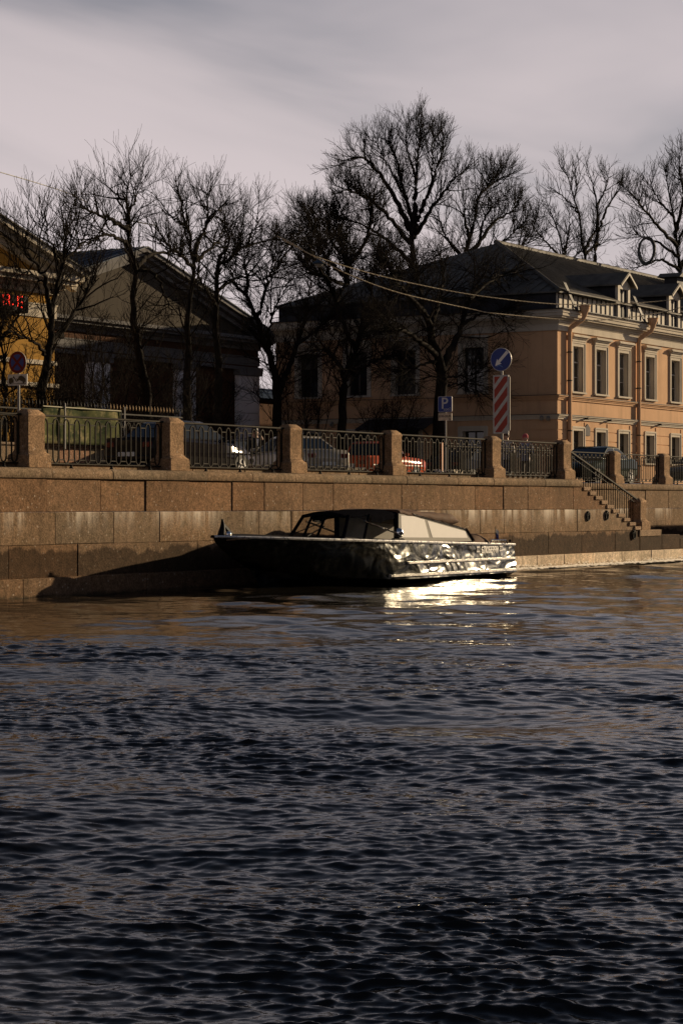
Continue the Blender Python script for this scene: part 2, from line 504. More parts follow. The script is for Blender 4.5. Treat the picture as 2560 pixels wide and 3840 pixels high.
# coping with a weathered, rounded front edge
a = 24.2
while a < 56.7:
    e = min(a + rw.uniform(1.2, 2.0), 56.75)
    if 56.75-e < .5: e = 56.75
    y0 = WALL_B-.05+rw.uniform(-.008,.008)
    prof = [(y0+.02, 2.255), (y0, 2.275), (y0, 2.385), (y0+.015, 2.42), (y0+.05, 2.445), (y0+.12, 2.462), (y0+.75, 2.475), (y0+.75, 2.255)]
    mb = MB(); mb.prism(prof, 'x', a+.007, e-.007)
    o = mb.build('coping_stone', M['granite_wall'], quay, smooth=50); o.color = stone_col('coping')
    a = e
# low kerb stones behind the railing
a = 24.9
while a < 55.6:
    e = min(a + rw.uniform(1.9, 3.0), 55.6)
    mb = MB(); mb.cbox(a+.005, e-.005, WALL_B+.36, WALL_B+.7, 2.44, 2.565, .012)
    o = mb.build('kerb_stone', M['granite_wall'], quay); o.color = stone_col('coping')
    a = e
# ------------------------------------------------------------------ stairs and recessed wall
stair = thing('water_stairs', 'granite steps descending along the wall to the water landing', 'stairs', (58.8, WALL_B, 0))
for i in range(10):
    a0 = 56.87 + .40*i; z1 = 2.256-.128*i
    mb = MB(); mb.cbox(a0, a0+.46, WALL_B-.045, BACK_B-.01, z1-.105, z1, .014)
    o = mb.build('step', M['granite'], stair); o.color = (.36,.27,.185,1)
mb = MB(); mb.prism([(56.5,.4),(61.2,.4),(61.2,.85),(60.9,.98),(56.9,2.13),(56.5,2.2)], 'y', WALL_B+.56, BACK_B-.02)
o = mb.build('stair_core', M['granite'], stair); o.color = (.2,.15,.1,1)
mb = MB(); mb.cbox(60.86, 62.45, WALL_B-.03, WALL_B+.8, .80, .99, .015)
o = mb.build('pier_slab', M['granite'], stair); o.color = (.33,.25,.17,1)
land = thing('water_landing', 'low granite landing beyond the foot of the steps', 'landing', (68, WALL_B, 0))
for (x0, x1, zt) in ((62.62, 64.05, .83), (64.06, 66.2, .69), (66.21, 68.4, .69), (68.41, 71, .69), (71.01, 79.9, .69)):
    mb = MB(); mb.cbox(x0, x1, WALL_B+.01, BACK_B-.03 if zt < .8 else WALL_B+1.2, .385, zt, .02)
    o = mb.build('landing_slab', M['granite_wall'], land); o.color = stone_col('low')
mb = MB(); mb.box(62.62, 64.05, WALL_B+1.21, BACK_B-.03, .385, .688); mb.build('landing_slab', M['granite_wall'], land).color = stone_col('low')
back = thing('recessed_quay_wall', 'recessed embankment wall behind the steps, partly in shadow', 'wall', (68, BACK_B, 0))
course(1.62, 2.25, 'tan', 55.9, 80, 1.3, 2.1, b0=BACK_B, parent=back)
course(1.00, 1.62, 'tan', 55.9, 80, 1.3, 2.2, b0=BACK_B, parent=back)
course(.40, 1.00, 'low', 55.9, 80, 1.5, 2.4, b0=BACK_B, parent=back)
a = 55.9
while a < 80:
    e = min(a + rw.uniform(1.2, 2.0), 80)
    y0 = BACK_B-.05
    prof = [(y0+.02, 2.255), (y0, 2.275), (y0, 2.40), (y0+.03, 2.44), (y0+.12, 2.462), (y0+.75, 2.475), (y0+.75, 2.255)]
    mb = MB(); mb.prism(prof, 'x', a+.007, e-.007); o = mb.build('coping_stone', M['granite_wall'], back, smooth=50); o.color = stone_col('coping'); a = e
mb = MB(); mb.box(STA0-.35, STA0-.01, WALL_B+.6, BACK_B, .3, 2.46); mb.build('end_wall', M['granite'], back).color = (.27,.2,.13,1)
# quay resuming beyond the landing, outside the picture: it throws the shadow on the recessed wall
far = thing('far_quay_wall', 'solid parapet wall resuming beyond the landing at the right', 'wall', (90, WALL_B, 0))
course(.38, 1.0, 'low', 78.3, 130, 2.0, 3.0, parent=far); course(1.0, 2.25, 'tan', 78.3, 130, 2.0, 3.0, parent=far); course(2.25, 3.45, 'coping', 78.3, 130, 2.0, 3.0, parent=far)
block(78.2, 79.6, 3.45, 3.62, 'coping', parent=far)

# mooring rings in the wall
for (px, py, lab) in ((2204, 1935, 'left of the two high mooring rings below the steps'), (2274, 1932, 'right of the two high mooring rings below the steps'), (2376, 2005, 'low iron mooring ring by the foot of the steps')):
    c = at(px, py, WALL_B-.03)
    t = thing('mooring_ring', lab, 'mooring ring', c, 'mooring rings in the quay wall')
    mb = MB(); n = 18
    mb.loft([[(c.x+.105*math.cos(2*math.pi*k/n), WALL_B-.016, c.z+.15*math.sin(2*math.pi*k/n)) for k in range(n)],
             [(c.x+.10*math.cos(2*math.pi*k/n), WALL_B-.026, c.z+.145*math.sin(2*math.pi*k/n)) for k in range(n)]])
    mb.build('recess_shade', M['iron'], t)  # dark oval on the wall standing in for the shade of a recess
    mb = MB(); mb.ring([(c.x+.085*math.cos(2*math.pi*k/n), WALL_B-.042-.008*math.sin(2*math.pi*k/n), c.z-.01+.125*math.sin(2*math.pi*k/n)) for k in range(n)], .016, 6)
    mb.build('ring', M['iron'], t, smooth=60)
    mb = MB(); mb.tube([(c.x, WALL_B-.02, c.z+.11), (c.x, WALL_B-.06, c.z+.115)], .022, 8); mb.build('eye_bolt', M['iron'], t)

FOAM = plain('foam', (.80,.74,.64), .8, 0, .15, 12, .1)
mb = MB(); rf = random.Random(4)
for k in range(4500):
    a_ = 46.5+rf.random()**.8*27; d_ = abs(rf.gauss(0, .07 if a_ < 49 else .16))+.01; l_ = rf.uniform(.04,.22); w_ = rf.uniform(.012,.04)
    if a_ < 50 and rf.random() < .6: continue
    y_ = WALL_B-.07-d_; z_ = .028+rf.uniform(0,.03)
    mb.add([(a_-l_,y_,z_),(a_-l_*.4,y_-w_,z_),(a_+l_*.5,y_-w_*.8,z_),(a_+l_,y_+.004,z_),(a_+l_*.3,y_+w_,z_+.02),(a_-l_*.5,y_+w_*.7,z_+.02)], [(0,1,2,3,4,5)])
for k in range(1600):
    a_ = 46.8+rf.random()*26; z_ = rf.random()**2.2*.14+.01; l_ = rf.uniform(.01,.06); h_ = rf.uniform(.008,.022); y_ = WALL_B-.085
    mb.add([(a_-l_,y_,z_),(a_-l_*.3,y_-.004,z_-h_),(a_+l_*.6,y_-.004,z_-h_*.7),(a_+l_,y_,z_+h_*.2),(a_+l_*.2,y_+.002,z_+h_),(a_-l_*.6,y_+.002,z_+h_*.6)], [(0,1,2,3,4,5)])
o = mb.build('foam', FOAM); o['kind'] = 'stuff'; o['label'] = 'thin pale foam lapping along the foot of the wall'; o['category'] = 'foam'

# ------------------------------------------------------------------ granite piers
def pier_mesh(ha, hb, H, fl=.09, ch=.075):
    prof = [(0, fl), (.20, fl), (.235, fl*.93), (.26, fl*.6), (.285, fl*.28), (.33, fl*.05), (.37, 0), (H-.17, 0), (H-.13, .012), (H-.115, .012), (H-ch, -.008), (H-.012, -ch), (H, -ch-.012)]
    rings = []
    for z, e in prof:
        x, y = ha+e, hb+e; k = .018
        rings.append([(-x+k,-y,z),(x-k,-y,z),(x,-y+k,z),(x,y-k,z),(x-k,y,z),(-x+k,y,z),(-x,y-k,z),(-x,-y+k,z)])
    mb = MB(); mb.loft(rings)
    return mb.mesh('granite_pier', M['granite_pier'], (0,0,0), 32)
PM = pier_mesh(.26, .17, 1.1)
PIER_Y = WALL_B+.33
piers = [28.05, 32.3+.44, 36.85+.47, 41.47+.47, 46.05+.47, 51.38+.47, 55.78+.42]
plab = [None, 'granite pier beside the no-stopping sign post, nearest the left edge', 'granite pier behind the bonnet of the parked black car, second from left',
        'granite pier just left of the parked pale sedan, third from left', 'granite pier hiding the middle of the red car, fourth from left',
        'granite pier under the striped red and white panel', 'granite pier at the top of the steps']
for a, l in zip(piers, plab):
    if l is None: continue
    o = bpy.data.objects.new('granite_pier', PM); COL.objects.link(o); o.location = (a, PIER_Y, 2.468)
    tag(o, l, 'pier', 'granite piers of the embankment railing')
bpiers = [68.66, 72.95, 77.3]
for a, l in zip(bpiers[:2], ('granite pier on the recessed wall, left of the two behind the stair railing', 'granite pier on the recessed wall nearest the right edge')):
    o = bpy.data.objects.new('granite_pier', PM); COL.objects.link(o); o.location = (a, BACK_B+.33, 2.468)
    tag(o, l, 'pier', 'granite piers of the embankment railing')
o = bpy.data.objects.new('granite_pier', pier_mesh(.24, .2, .96)); COL.objects.link(o); o.location = (61.35, WALL_B+.27, .99)
tag(o, 'granite pier at the foot of the steps', 'pier', 'granite piers of the embankment railing')

# ------------------------------------------------------------------ iron railings
def stadium(w, z0, z1, n=6):
    r = w/2; pts = []
    for i in range(n+1):
        t = math.pi*i/n; pts.append((r*math.cos(t), 0, z1-r*1.5+r*1.5*math.sin(t)))
    for i in range(n+1):
        t = math.pi+math.pi*i/n; pts.append((r*math.cos(t), 0, z0+r*1.5+r*1.5*math.sin(t)))
    return pts
LM = MB().ring(stadium(.165, .105, .955), .0165, 6).mesh('loop', M['iron_warm'], (0,0,0), 60)
FM = MB().lathe([(.05,0),(.055,.02),(.035,.045),(.02,.07),(.03,.085),(.02,.1)], (0,0,0), 10).mesh('foot', M['iron'], (0,0,0), 50)
def railing(x0, x1, y, zb, label, scroll=False):
    t = thing('iron_railing', label, 'railing', ((x0+x1)/2, y, zb), 'cast iron railing panels')
    mb = MB(); mb.cbox(x0-.02, x1+.02, y-.035, y+.035, zb+.99, zb+1.03, .012); mb.build('handrail', M['iron_warm'], t)
    mb = MB(); mb.cbox(x0-.01, x1+.01, y-.02, y+.02, zb+.078, zb+.102, .005); mb.build('bottom_rail', M['iron_warm'], t)
    n = max(3, int(round((x1-x0)/.325))); pitch = (x1-x0)/n
    cm = MB().box(-(pitch-.165)/2-.004, (pitch-.165)/2+.004, -.01, .01, -.01, .01).mesh('link_bar', M['iron_warm'])
    hm = MB().box(-.011, .011, -.011, .011, .10, 1.0).mesh('post_bar', M['iron_warm'])
    for i in range(n):
        xc = x0+pitch*(i+.5)
        inst('loop', LM, t, (xc, y, zb))
        for zz in (.17, .86):
            if i < n-1: inst('link_bar', cm, t, (xc+pitch/2, y, zb+zz))
    for xe in (x0+.03, x1-.03): inst('post_bar', hm, t, (xe, y, zb))
    if scroll:
        k = int((x1-x0)/.3)
        for i in range(k):
            xc = x0+.2+(x1-x0-.4)*i/(k-1)
            mb = MB(); pts = [(xc+.06*(1-s*.08)*math.cos(s*.9), y, zb+.045+.035*(1-s*.08)*math.sin(s*.9)) for s in range(9)]
            mb.tube(pts, .009, 4); mb.build('scroll', M['iron'], t)
    else:
        for k in range(3):
            inst('foot', FM, t, (x0+(x1-x0)*(k+.55)/3.1+.12, y-.12, zb-.022))
rl = ['iron railing panel at the far left edge beyond the first pier', 'iron railing panel in front of the green banner', 'iron railing panel in front of the man in a dark suit',
      'iron railing panel in front of the red car boot', 'iron railing panel in front of the parking sign post', 'iron railing panel in front of the pedestrian in a pink hat']
for i in range(6):
    railing(piers[i]+.29, piers[i+1]-.29, PIER_Y, 2.462, rl[i], scroll=(i == 5))
railing(piers[6]+.6, bpiers[0]-.29, BACK_B+.33, 2.462, 'iron railing panel on the recessed wall seen through the stair railing')
railing(bpiers[0]+.29, bpiers[1]-.29, BACK_B+.33, 2.462, 'iron railing panel on the recessed wall between its two piers')
railing(bpiers[1]+.29, bpiers[2]-.29, BACK_B+.33, 2.462, 'iron railing panel on the recessed wall cut by the right edge')
# sloping stair railing
t = thing('stair_railing', 'sloping iron railing going down the steps to the lower pier', 'railing', (58.6, WALL_B+.25, 1.0))
A0, Z0, A1, Z1 = 56.15, 3.34, 61.12, 1.92
yr = WALL_B+.2
mb = MB()
mb.loft([[(a_, yr-.03, z_-.02), (a_, yr+.03, z_-.02), (a_, yr+.03, z_+.02), (a_, yr-.03, z_+.02)] for a_, z_ in ((A0, Z0), (A1, Z1))])
mb.build('handrail', M['iron_warm'], t)
mb = MB(); mb.tube([(A0, yr, Z0-.13), (A1, yr, Z1-.13)], .01, 4); mb.build('lower_rail', M['iron'], t)
n = 30
for i in range(n):
    a_ = A0+.08+(A1-.35-A0)*i/(n-1); zt = Z0+(Z1-Z0)*(a_-A0)/(A1-A0)
    k = int((a_-56.87)/.40); zb_ = 2.47 if a_ < 56.87 else 2.256-.128*max(0, min(9, k))
    mb = MB(); mb.tube([(a_, yr, zb_), (a_, yr, zt-.02)], .0125, 5); mb.build('baluster', M['iron'], t)
    if i % 2 == 0:
        mb = MB(); mb.ring([(a_+.085+.075*math.cos(q*math.pi/5), yr, zt-.10-.03*0+.055*math.sin(q*math.pi/5)) for q in range(10)], .008, 4); mb.build('collar_ring', M['iron'], t)
# ------------------------------------------------------------------ buildings
class Plane:
    """local frame of a facade: u along, n outward"""
    def __init__(s, O, U, N): s.O, s.U, s.N = Vector(O), Vector(U), Vector(N)
    def P(s, u, n, z): q = s.O + s.U*u + s.N*n; return (q.x, q.y, z)
    def box(s, mb, u0, u1, n0, n1, z0, z1, mi=0):
        P = s.P
        mb.add([P(u0,n0,z0),P(u1,n0,z0),P(u1,n1,z0),P(u0,n1,z0),P(u0,n0,z1),P(u1,n0,z1),P(u1,n1,z1),P(u0,n1,z1)],
               [(0,3,2,1),(4,5,6,7),(0,1,5,4),(1,2,6,5),(2,3,7,6),(3,0,4,7)], mi)
    def wall(s, mb, u0, u1, z0, z1, ops, depth):
        us = sorted({u0, u1, *[o[0] for o in ops], *[o[1] for o in ops]}); zz = sorted({z0, z1, *[o[2] for o in ops], *[o[3] for o in ops]})
        for i in range(len(us)-1):
            for j in range(len(zz)-1):
                uc, zc = (us[i]+us[i+1])/2, (zz[j]+zz[j+1])/2
                if any(o[0] < uc < o[1] and o[2] < zc < o[3] for o in ops): continue
                s.box(mb, us[i], us[i+1], -depth, 0, zz[j], zz[j+1])
def window(pl, parent, u0, u1, z0, z1, rec=.17, transom=.66, fm='frame_dark', surround=.19, hood=False, sill=True, trim='white_trim', cols=2, name='window', mid=True):
    mb = MB(); f = .06
    for (a, b_, c, d) in ((u0,u0+f,z0,z1),(u1-f,u1,z0,z1),(u0+f,u1-f,z0,z0+f),(u0+f,u1-f,z1-f,z1)): pl.box(mb, a, b_, -rec-.05, -rec, c, d)
    zt = z0+(z1-z0)*transom
    pl.box(mb, u0+f, u1-f, -rec-.045, -rec+.005, zt-.03, zt+.03)
    for k in range(1, cols):
        uc = u0+(u1-u0)*k/cols; pl.box(mb, uc-.035, uc+.035, -rec-.042, -rec+.008, z0+f, z1-f)
    zm = z0+(z1-z0)*transom*.5
    if mid: pl.box(mb, u0+f, u1-f, -rec-.04, -rec-.002, zm-.013, zm+.013)
    w = mb.build(name, M[fm], parent)
    for k in range(cols):
        ua, ub = u0+f+(u1-u0-2*f)*k/cols, u0+f+(u1-u0-2*f)*(k+1)/cols
        for (za, zb) in (((z0+f, zm), (zm, zt)) if mid else ((z0+f, zt),)) + ((zt, z1-f),):
            mb = MB(); mb.add([pl.P(ua,-rec-.03,za), pl.P(ub,-rec-.03,za), pl.P(ub,-rec-.03+random.uniform(-.006,.006),zb), pl.P(ua,-rec-.03,zb)], [(0,1,2,3)]); mb.build('pane', random.choice((M['glass'], M['glass'], M['glass_curtain'], M['glass_dim'])), w)
    if surround:
        mb = MB(); s_ = surround
        for (a, b_, c, d) in ((u0-s_,u0,z0,z1),(u1,u1+s_,z0,z1),(u0-s_,u1+s_,z1,z1+s_)): pl.box(mb, a, b_, -.02, .045, c, d)
        for (a, b_, c, d) in ((u0-s_-.03,u0-s_+.04,z0,z1+s_),(u1+s_-.04,u1+s_+.03,z0,z1+s_),(u0-s_+.04,u1+s_-.04,z1+s_-.05,z1+s_+.03)): pl.box(mb, a, b_, -.02, .075, c, d)
        mb.build('surround', M[trim], w)
    if surround:
        mb = MB(); e_ = .012
        for (a, b_, c, d) in ((u0,u0+e_,z0,z1),(u1-e_,u1,z0,z1),(u0+e_,u1-e_,z1-e_,z1)): pl.box(mb, a, b_, -rec+.001, -.021, c, d)
        mb.build('reveal', M[trim], w)
    if hood:
        mb = MB(); zh = z1+surround+.04
        for (e, n1, za, zb) in ((.22,.10,zh,zh+.12),(.27,.17,zh+.12,zh+.19),(.36,.26,zh+.19,zh+.26),(.33,.22,zh+.26,zh+.30)): pl.box(mb, u0-e, u1+e, -.02, n1, za, zb)
        mb.build('hood', M[trim], w)
    if sill:
        mb = MB(); pl.box(mb, u0-surround-.06, u1+surround+.06, -rec, .12, z0-.08, z0); mb.build('sill', M[trim], w)
    return w

# --- the two-storey salmon house on the corner
BA0, BA1, BB0, BB1 = 90.7, 152.0, 43.2, 58.4
house = thing('corner_house', 'salmon two-storey corner house with white cornice and gabled dormers', 'house', (BA0, BB0, GZ))
PS = Plane((0, BB0, 0), (1,0,0), (0,-1,0)); PW = Plane((BA0, 0, 0), (0,1,0), (-1,0,0))
wS = [92.85, 95.4, 98.05, 101.25, 104.5, 107.7, 110.9, 114.1]; wW = [47.5, 51.1, 53.75, 56.5]
opS = [(c-.55, c+.55, 6.95, 9.05) for c in wS] + [(c-.52, c+.52, 3.78, 5.16) for c in wS]
opW = [(c-.55, c+.55, 6.95, 9.05) for c in wW] + [(46.95, 48.05, GZ, 5.16), (50.4, 52.2, GZ, 5.3), (53.2, 54.3, 3.78, 5.16), (55.95, 57.05, 3.78, 5.16)]
mb = MB(); PS.wall(mb, BA0+.35, BA1, GZ-.3, 9.7, opS, .35); mb.build('street_wall', M['salmon'], house)
mb = MB(); PW.wall(mb, BB0, BB1, GZ-.3, 9.7, opW, .35); mb.build('side_wall', M['salmon'], house)
mb = MB(); mb.box(BA0+.9, BA1, BB0+.9, BB1-.1, GZ-.2, 9.6); mb.build('dark_interior', M['roof_dark'], house)
mb = MB(); mb.box(BA0+.36, BA1, BB1-.3, BB1, GZ-.3, 9.69); mb.build('rear_wall', M['salmon'], house)
for i, c in enumerate(wS):
    window(PS, house, c-.55, c+.55, 6.95, 9.05, rec=.2, hood=True, fm='frame_white')
    window(PS, house, c-.52, c+.52, 3.78, 5.16, rec=.2, surround=.17, transom=.6, mid=False)
for i, c in enumerate(wW):
    window(PW, house, c-.55, c+.55, 6.95, 9.05, rec=.2, hood=True, trim='white_trim', mid=False)
window(PW, house, 53.2, 54.3, 3.78, 5.16, rec=.2, surround=.17, mid=False); window(PW, house, 55.95, 57.05, 3.78, 5.16, rec=.2, surround=.17, mid=False)
window(PW, house, 46.95, 48.05, GZ, 5.16, rec=.25, surround=.2, sill=False, name='door', mid=False)
window(PW, house, 50.4, 52.2, GZ, 5.3, rec=.25, surround=.2, sill=False, name='door', mid=False)
mb = MB(); mb.prism([(BA0-1.5,5.3),(BA0-.04,5.85),(BA0-.04,5.75),(BA0-1.5,5.22)], 'y', 49.3, 53.0)
for yy in (49.4, 52.9): mb.tube([(BA0-1.45,yy,5.24),(BA0-.04,yy,4.6)], .03, 5)
mb.build('entrance_canopy', M['roof_dark'], house)
def wrap(mb, p, z0, z1): mb.box(BA0-p, BA1, BB0-p, BB1, z0, z1)
mb = MB()
for p, z0, z1 in ((.07,9.67,9.98),(.10,9.98,10.04),(.16,10.04,10.13),(.24,10.13,10.22),(.42,10.22,10.30),(.50,10.30,10.44),(.54,10.44,10.50),(.48,10.50,10.60)): wrap(mb, p, z0, z1)
mb.build('cornice', M['white_trim'], house)
mb = MB(); wrap(mb, .60, 10.60, 10.64); mb.build('gutter_edge', M['roof_dark'], house)
for z0 in (6.60, 5.72):
    mb = MB(); wrap(mb, .10, z0, z0+.07); wrap(mb, .16, z0+.07, z0+.12); wrap(mb, .06, z0-.08, z0)
    o = mb.build('string_course', M['white_trim'] if z0 < 6 else M['salmon'], house)
    mb = MB(); wrap(mb, .18, z0+.12, z0+.145); mb.build('flashing', M['roof_dark'], o)
# rusticated ground floor
for k in range(7):
    z0, z1 = 2.55+.437*k, 2.55+.437*(k+1)-.045
    for pl, rng_, ops in ((PS, (BA0+.004, BA1), opS), (PW, (BB0+.03, BB1), opW)):
        cuts = sorted([(o[0]-.22, o[1]+.22) for o in ops if o[2] < z1 and o[3]+.2 > z0 and o[2] < 6])
        u = rng_[0]
        for (x, y) in cuts + [(rng_[1], rng_[1])]:
            if x-u > .1:
                mb = MB(); pl.box(mb, u, x, -.02, .03, z0, z1); mb.build('rustic_course', M['salmon'], house)
            u = y
# attic strip above the cornice with standing seams
mb = MB(); mb.box(BA0+.12, BA1, BB0+.14, BB1-.1, 10.62, 11.42); mb.build('attic_core', M['roof_dark'], house)  # side face coloured dark so that it reads as shaded
mb = MB(); mb.box(BA0+.14, BA1, BB0+.10, BB0+.139, 10.645, 11.40); at_ = mb.build('attic_cladding', M['attic_white'], house)
x = BA0+.3
while x < 118: mb = MB(); mb.box(x-.016, x+.016, BB0+.06, BB0+.12, 10.62, 11.40); mb.build('seam', M['roof_dark'], at_); x += .52
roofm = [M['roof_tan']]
e0a, e0b, e1b, RZ, RA = BA0-.05, BB0-.12, BB1+.1, 15.0, 99.6
rb = (BB0+BB1)/2
def roof_face(name, pts, th=.06):
    mb = MB(); mb.loft([[Vector(p) for p in pts], [Vector(p)-Vector((0,0,th)) for p in pts]]); return mb.build(name, roofm, house)
r1 = roof_face('street_roof_slope', [(e0a,e0b,11.44),(BA1,e0b,11.44),(BA1,rb,RZ),(RA,rb,RZ)])
r2 = roof_face('hip_roof_slope', [(e0a,e1b,11.44),(e0a,e0b+.004,11.444),(RA-.004,rb,RZ)])
r3 = roof_face('rear_roof_slope', [(e0a,e1b+.01,11.44),(BA1,e1b+.01,11.44),(BA1,rb+.01,RZ-.01),(RA,rb+.01,RZ-.01)])
mb = MB(); x = e0a+.4
while x < 135:
    zf = lambda y: 11.44+(RZ-11.44)*(y-e0b)/(rb-e0b)
    # rib from the eave up to the ridge or the hip line
    ymax = rb if x > RA else e0b+(rb-e0b)*(x-e0a)/(RA-e0a)
    mb.tube([(x, e0b+.02, zf(e0b)+.02), (x, ymax-.05, zf(ymax)+.0)], .022, 4); x += .45
mb.build('roof_ribs', roofm, r1)['kind'] = 'stuff'
mb = MB(); y = e0b+.5
while y < e1b-.3:
    f_ = (y-e0b)/(rb-e0b) if y < rb else (e1b-y)/(e1b-rb)
    mb.tube([(e0a+.02, y, 11.47), (e0a+(RA-e0a)*f_-.1, y, 11.44+(RZ-11.44)*f_)], .02, 4); y += .55
mb.build('roof_ribs', roofm, r2)['kind'] = 'stuff'
mb = MB(); mb.tube([(RA-.2, rb, RZ+.03), (BA1, rb, RZ+.03)], .13, 6); mb.build('ridge_cap', roofm, house)
mb = MB(); mb.tube([(e0a, e0b, 11.50), (RA, rb, RZ+.05)], .10, 6); mb.build('hip_cap', roofm, house)
# rooflight on the hip slope
c = (91.9, 52.4); mb = MB()
zz = lambda xx: 11.44+(RZ-11.44)*(xx-e0a)/(RA-e0a)+.06
mb.loft([[(92.2,52.0,zz(92.2)),(93.1,52.0,zz(93.1)),(93.1,53.6,zz(93.1)),(92.2,53.6,zz(92.2))],[(92.2,52.0,zz(92.2)+.14),(93.1,52.0,zz(93.1)+.14),(93.1,53.6,zz(93.1)+.14),(92.2,53.6,zz(92.2)+.14)]])
mb.build('rooflight', M['frame_dark'], house)
mb = MB(); mb.add([(92.28,52.08,zz(92.28)+.147),(93.02,52.08,zz(93.02)+.147),(93.02,53.52,zz(93.02)+.147),(92.28,53.52,zz(92.28)+.147)], [(0,1,2,3)]); mb.build('pane', M['glass'], house)
# dormers
for dc in (98.1, 104.4, 110.7):
    hw = .72; y0 = BB0-.02; zb_, ze, zp = 10.66, 12.35, 12.85
    mb = MB()
    mb.prism([(dc-hw+.03,ze),(dc+hw-.03,ze),(dc,zp-.06)], 'y', y0, y0+.12)
    for (x0, x1) in ((dc-hw, dc-hw+.24), (dc+hw-.24, dc+hw)): mb.box(x0, x1, y0, y0+.14, zb_, ze-.002)
    mb.box(dc-hw+.24, dc+hw-.24, y0+.001, y0+.14, ze-.22, ze-.002)
    d = mb.build('dormer', M['attic_white'], house)
    mb = MB()
    for s in (-1, 1): mb.box(min(dc+s*hw,dc+s*(hw-.1)), max(dc+s*hw,dc+s*(hw-.1)), y0+.15, y0+3.6, 10.9, ze-.01)
    mb.build('dormer_cheek', M['roof_dark'], d)
    mb = MB()
    for s in (-1, 1):
        mb.loft([[(dc,y0-.28,zp+.04),(dc+s*(hw+.25),y0-.28,ze-.10),(dc+s*(hw+.25),y0-.28,ze-.02),(dc,y0-.28,zp+.12)], [(dc,y0+4.2,zp+.04),(dc+s*(hw+.25),y0+4.2,ze-.10),(dc+s*(hw+.25),y0+4.2,ze-.02),(dc,y0+4.2,zp+.12)]])
    mb.build('dormer_roof', M['roof_tan'], d)
    mb = MB()
    for s in (-1, 1):
        mb.loft([[(dc,y0-.30,zp-.04),(dc+s*(hw+.22),y0-.30,ze-.16),(dc+s*(hw+.22),y0-.30,ze-.06),(dc,y0-.30,zp+.06)], [(dc,y0-.24,zp-.04),(dc+s*(hw+.22),y0-.24,ze-.16),(dc+s*(hw+.22),y0-.24,ze-.06),(dc,y0-.24,zp+.06)]])
    mb.build('bargeboard', M['attic_white'], d)
    mb = MB(); mb.box(dc-hw+.24, dc+hw-.24, y0+.10, y0+.13, zb_, ze-.222); mb.build('dormer_shutter', M['roof_dark'], d)
    mb = MB(); mb.box(dc-.03, dc+.03, y0+.06, y0+.098, zb_, ze-.222); mb.box(dc-hw+.24, dc+hw-.24, y0+.07, y0+.097, 11.45, 11.50); mb.build('dormer_bars', M['frame_dark'], d)
# lean-to snow boards between dormers
for (x0, x1) in ((91.3, 97.1), (99.1, 103.4), (105.4, 109.7)):
    mb = MB(); mb.loft([[(x0,BB0-.28,11.42),(x1,BB0-.28,11.42),(x1,BB0+.3,11.66),(x0,BB0+.3,11.66)],[(x0,BB0-.28,11.47),(x1,BB0-.28,11.47),(x1,BB0+.3,11.71),(x0,BB0+.3,11.71)]]); mb.build('eave_board', M['roof_tan'], house)
# chimneys
for (ca_, cb_, h_) in ((118.5, 49.0, 14.75), (127.0, 49.0, 14.8)):
    mb = MB(); mb.box(ca_-.6, ca_+.6, cb_-.4, cb_+.4, 13.4, h_); ch = mb.build('chimney', M['roof_dark'], house)
    mb = MB(); mb.prism([(ca_-.95,h_+.02),(ca_+.95,h_+.02),(ca_+.5,h_+.28),(ca_-.5,h_+.28)], 'y', cb_-.7, cb_+.7); mb.build('chimney_cap', M['roof_tan'], ch)
# downpipes with hopper heads
for pa in (91.72, 99.62):
    mb = MB(); y1 = BB0-.135; y2 = BB0-.72
    mb.tube([(pa,y1,GZ+.1),(pa,y1,9.62),(pa+.06,y1-.03,9.85),(pa+.30,y2+.06,10.22),(pa+.34,y2,10.42)], .105, 8)
    dp = mb.build('downpipe', M['salmon'], house, smooth=40)
    mb = MB(); mb.lathe([(.11,0),(.13,.12),(.25,.36),(.25,.44),(.28,.45),(.28,.50),(.22,.50)], (pa+.34,y2,10.36), 10); mb.build('hopper_head', M['salmon'], dp, smooth=40)
    for z0 in (3.6, 5.1, 7.4, 8.7):
        mb = MB(); mb.tube([(pa,y1,z0),(pa,y1,z0+.05)], .125, 8); mb.box(pa-.02,pa+.02,y1,BB0,z0,z0+.03); mb.build('pipe_clip', M['iron'], dp)
    mb = MB(); mb.loft([[(pa-.05,BB0-.45,10.66),(pa+.2,BB0-.45,10.66),(pa+.2,BB0-.38,10.72),(pa-.05,BB0-.38,10.72)], [(pa-.38,BB0+.0,11.9),(pa-.1,BB0+.0,11.9),(pa-.1,BB0+.06,11.95),(pa-.38,BB0+.06,11.95)]]); mb.build('snow_chute', M['roof_dark'], dp)
# plaque, lamps and brackets on the walls
pq = at(2201, 1605, BB0-.05)
mb = MB(); mb.prism([(pq.x-.28,4.95),(pq.x+.28,4.95),(pq.x+.28,5.30),(pq.x+.15,5.40),(pq.x,5.50),(pq.x-.15,5.40),(pq.x-.28,5.30)], 'y', BB0-.10, BB0-.032); mb.v = [(x, max(y, BB0-.065), z) for x, y, z in mb.v]; mb.build('wall_plaque', M['grey_trim'], house)
for (px, py) in ((2200,1571),(2287,1578),(2475,1594)):
    q = at(px, py, BB0-.2); mb = MB(); mb.tube([(q.x,BB0,q.z),(q.x-.05,BB0-.28,q.z+.03)], .05, 6); mb.build('wall_lamp', M['iron_warm'], house)
for (px, py) in ((2030,1563),(2055,1564),(1245,1587)):
    q = at_a(px, py, BA0-.15); mb = MB(); mb.tube([(BA0,q.y,q.z),(BA0-.2,q.y,q.z),(BA0-.3,q.y-.05,q.z-.1)], [.04,.07,.1], 8); mb.build('wall_lamp', M['steel'], house)

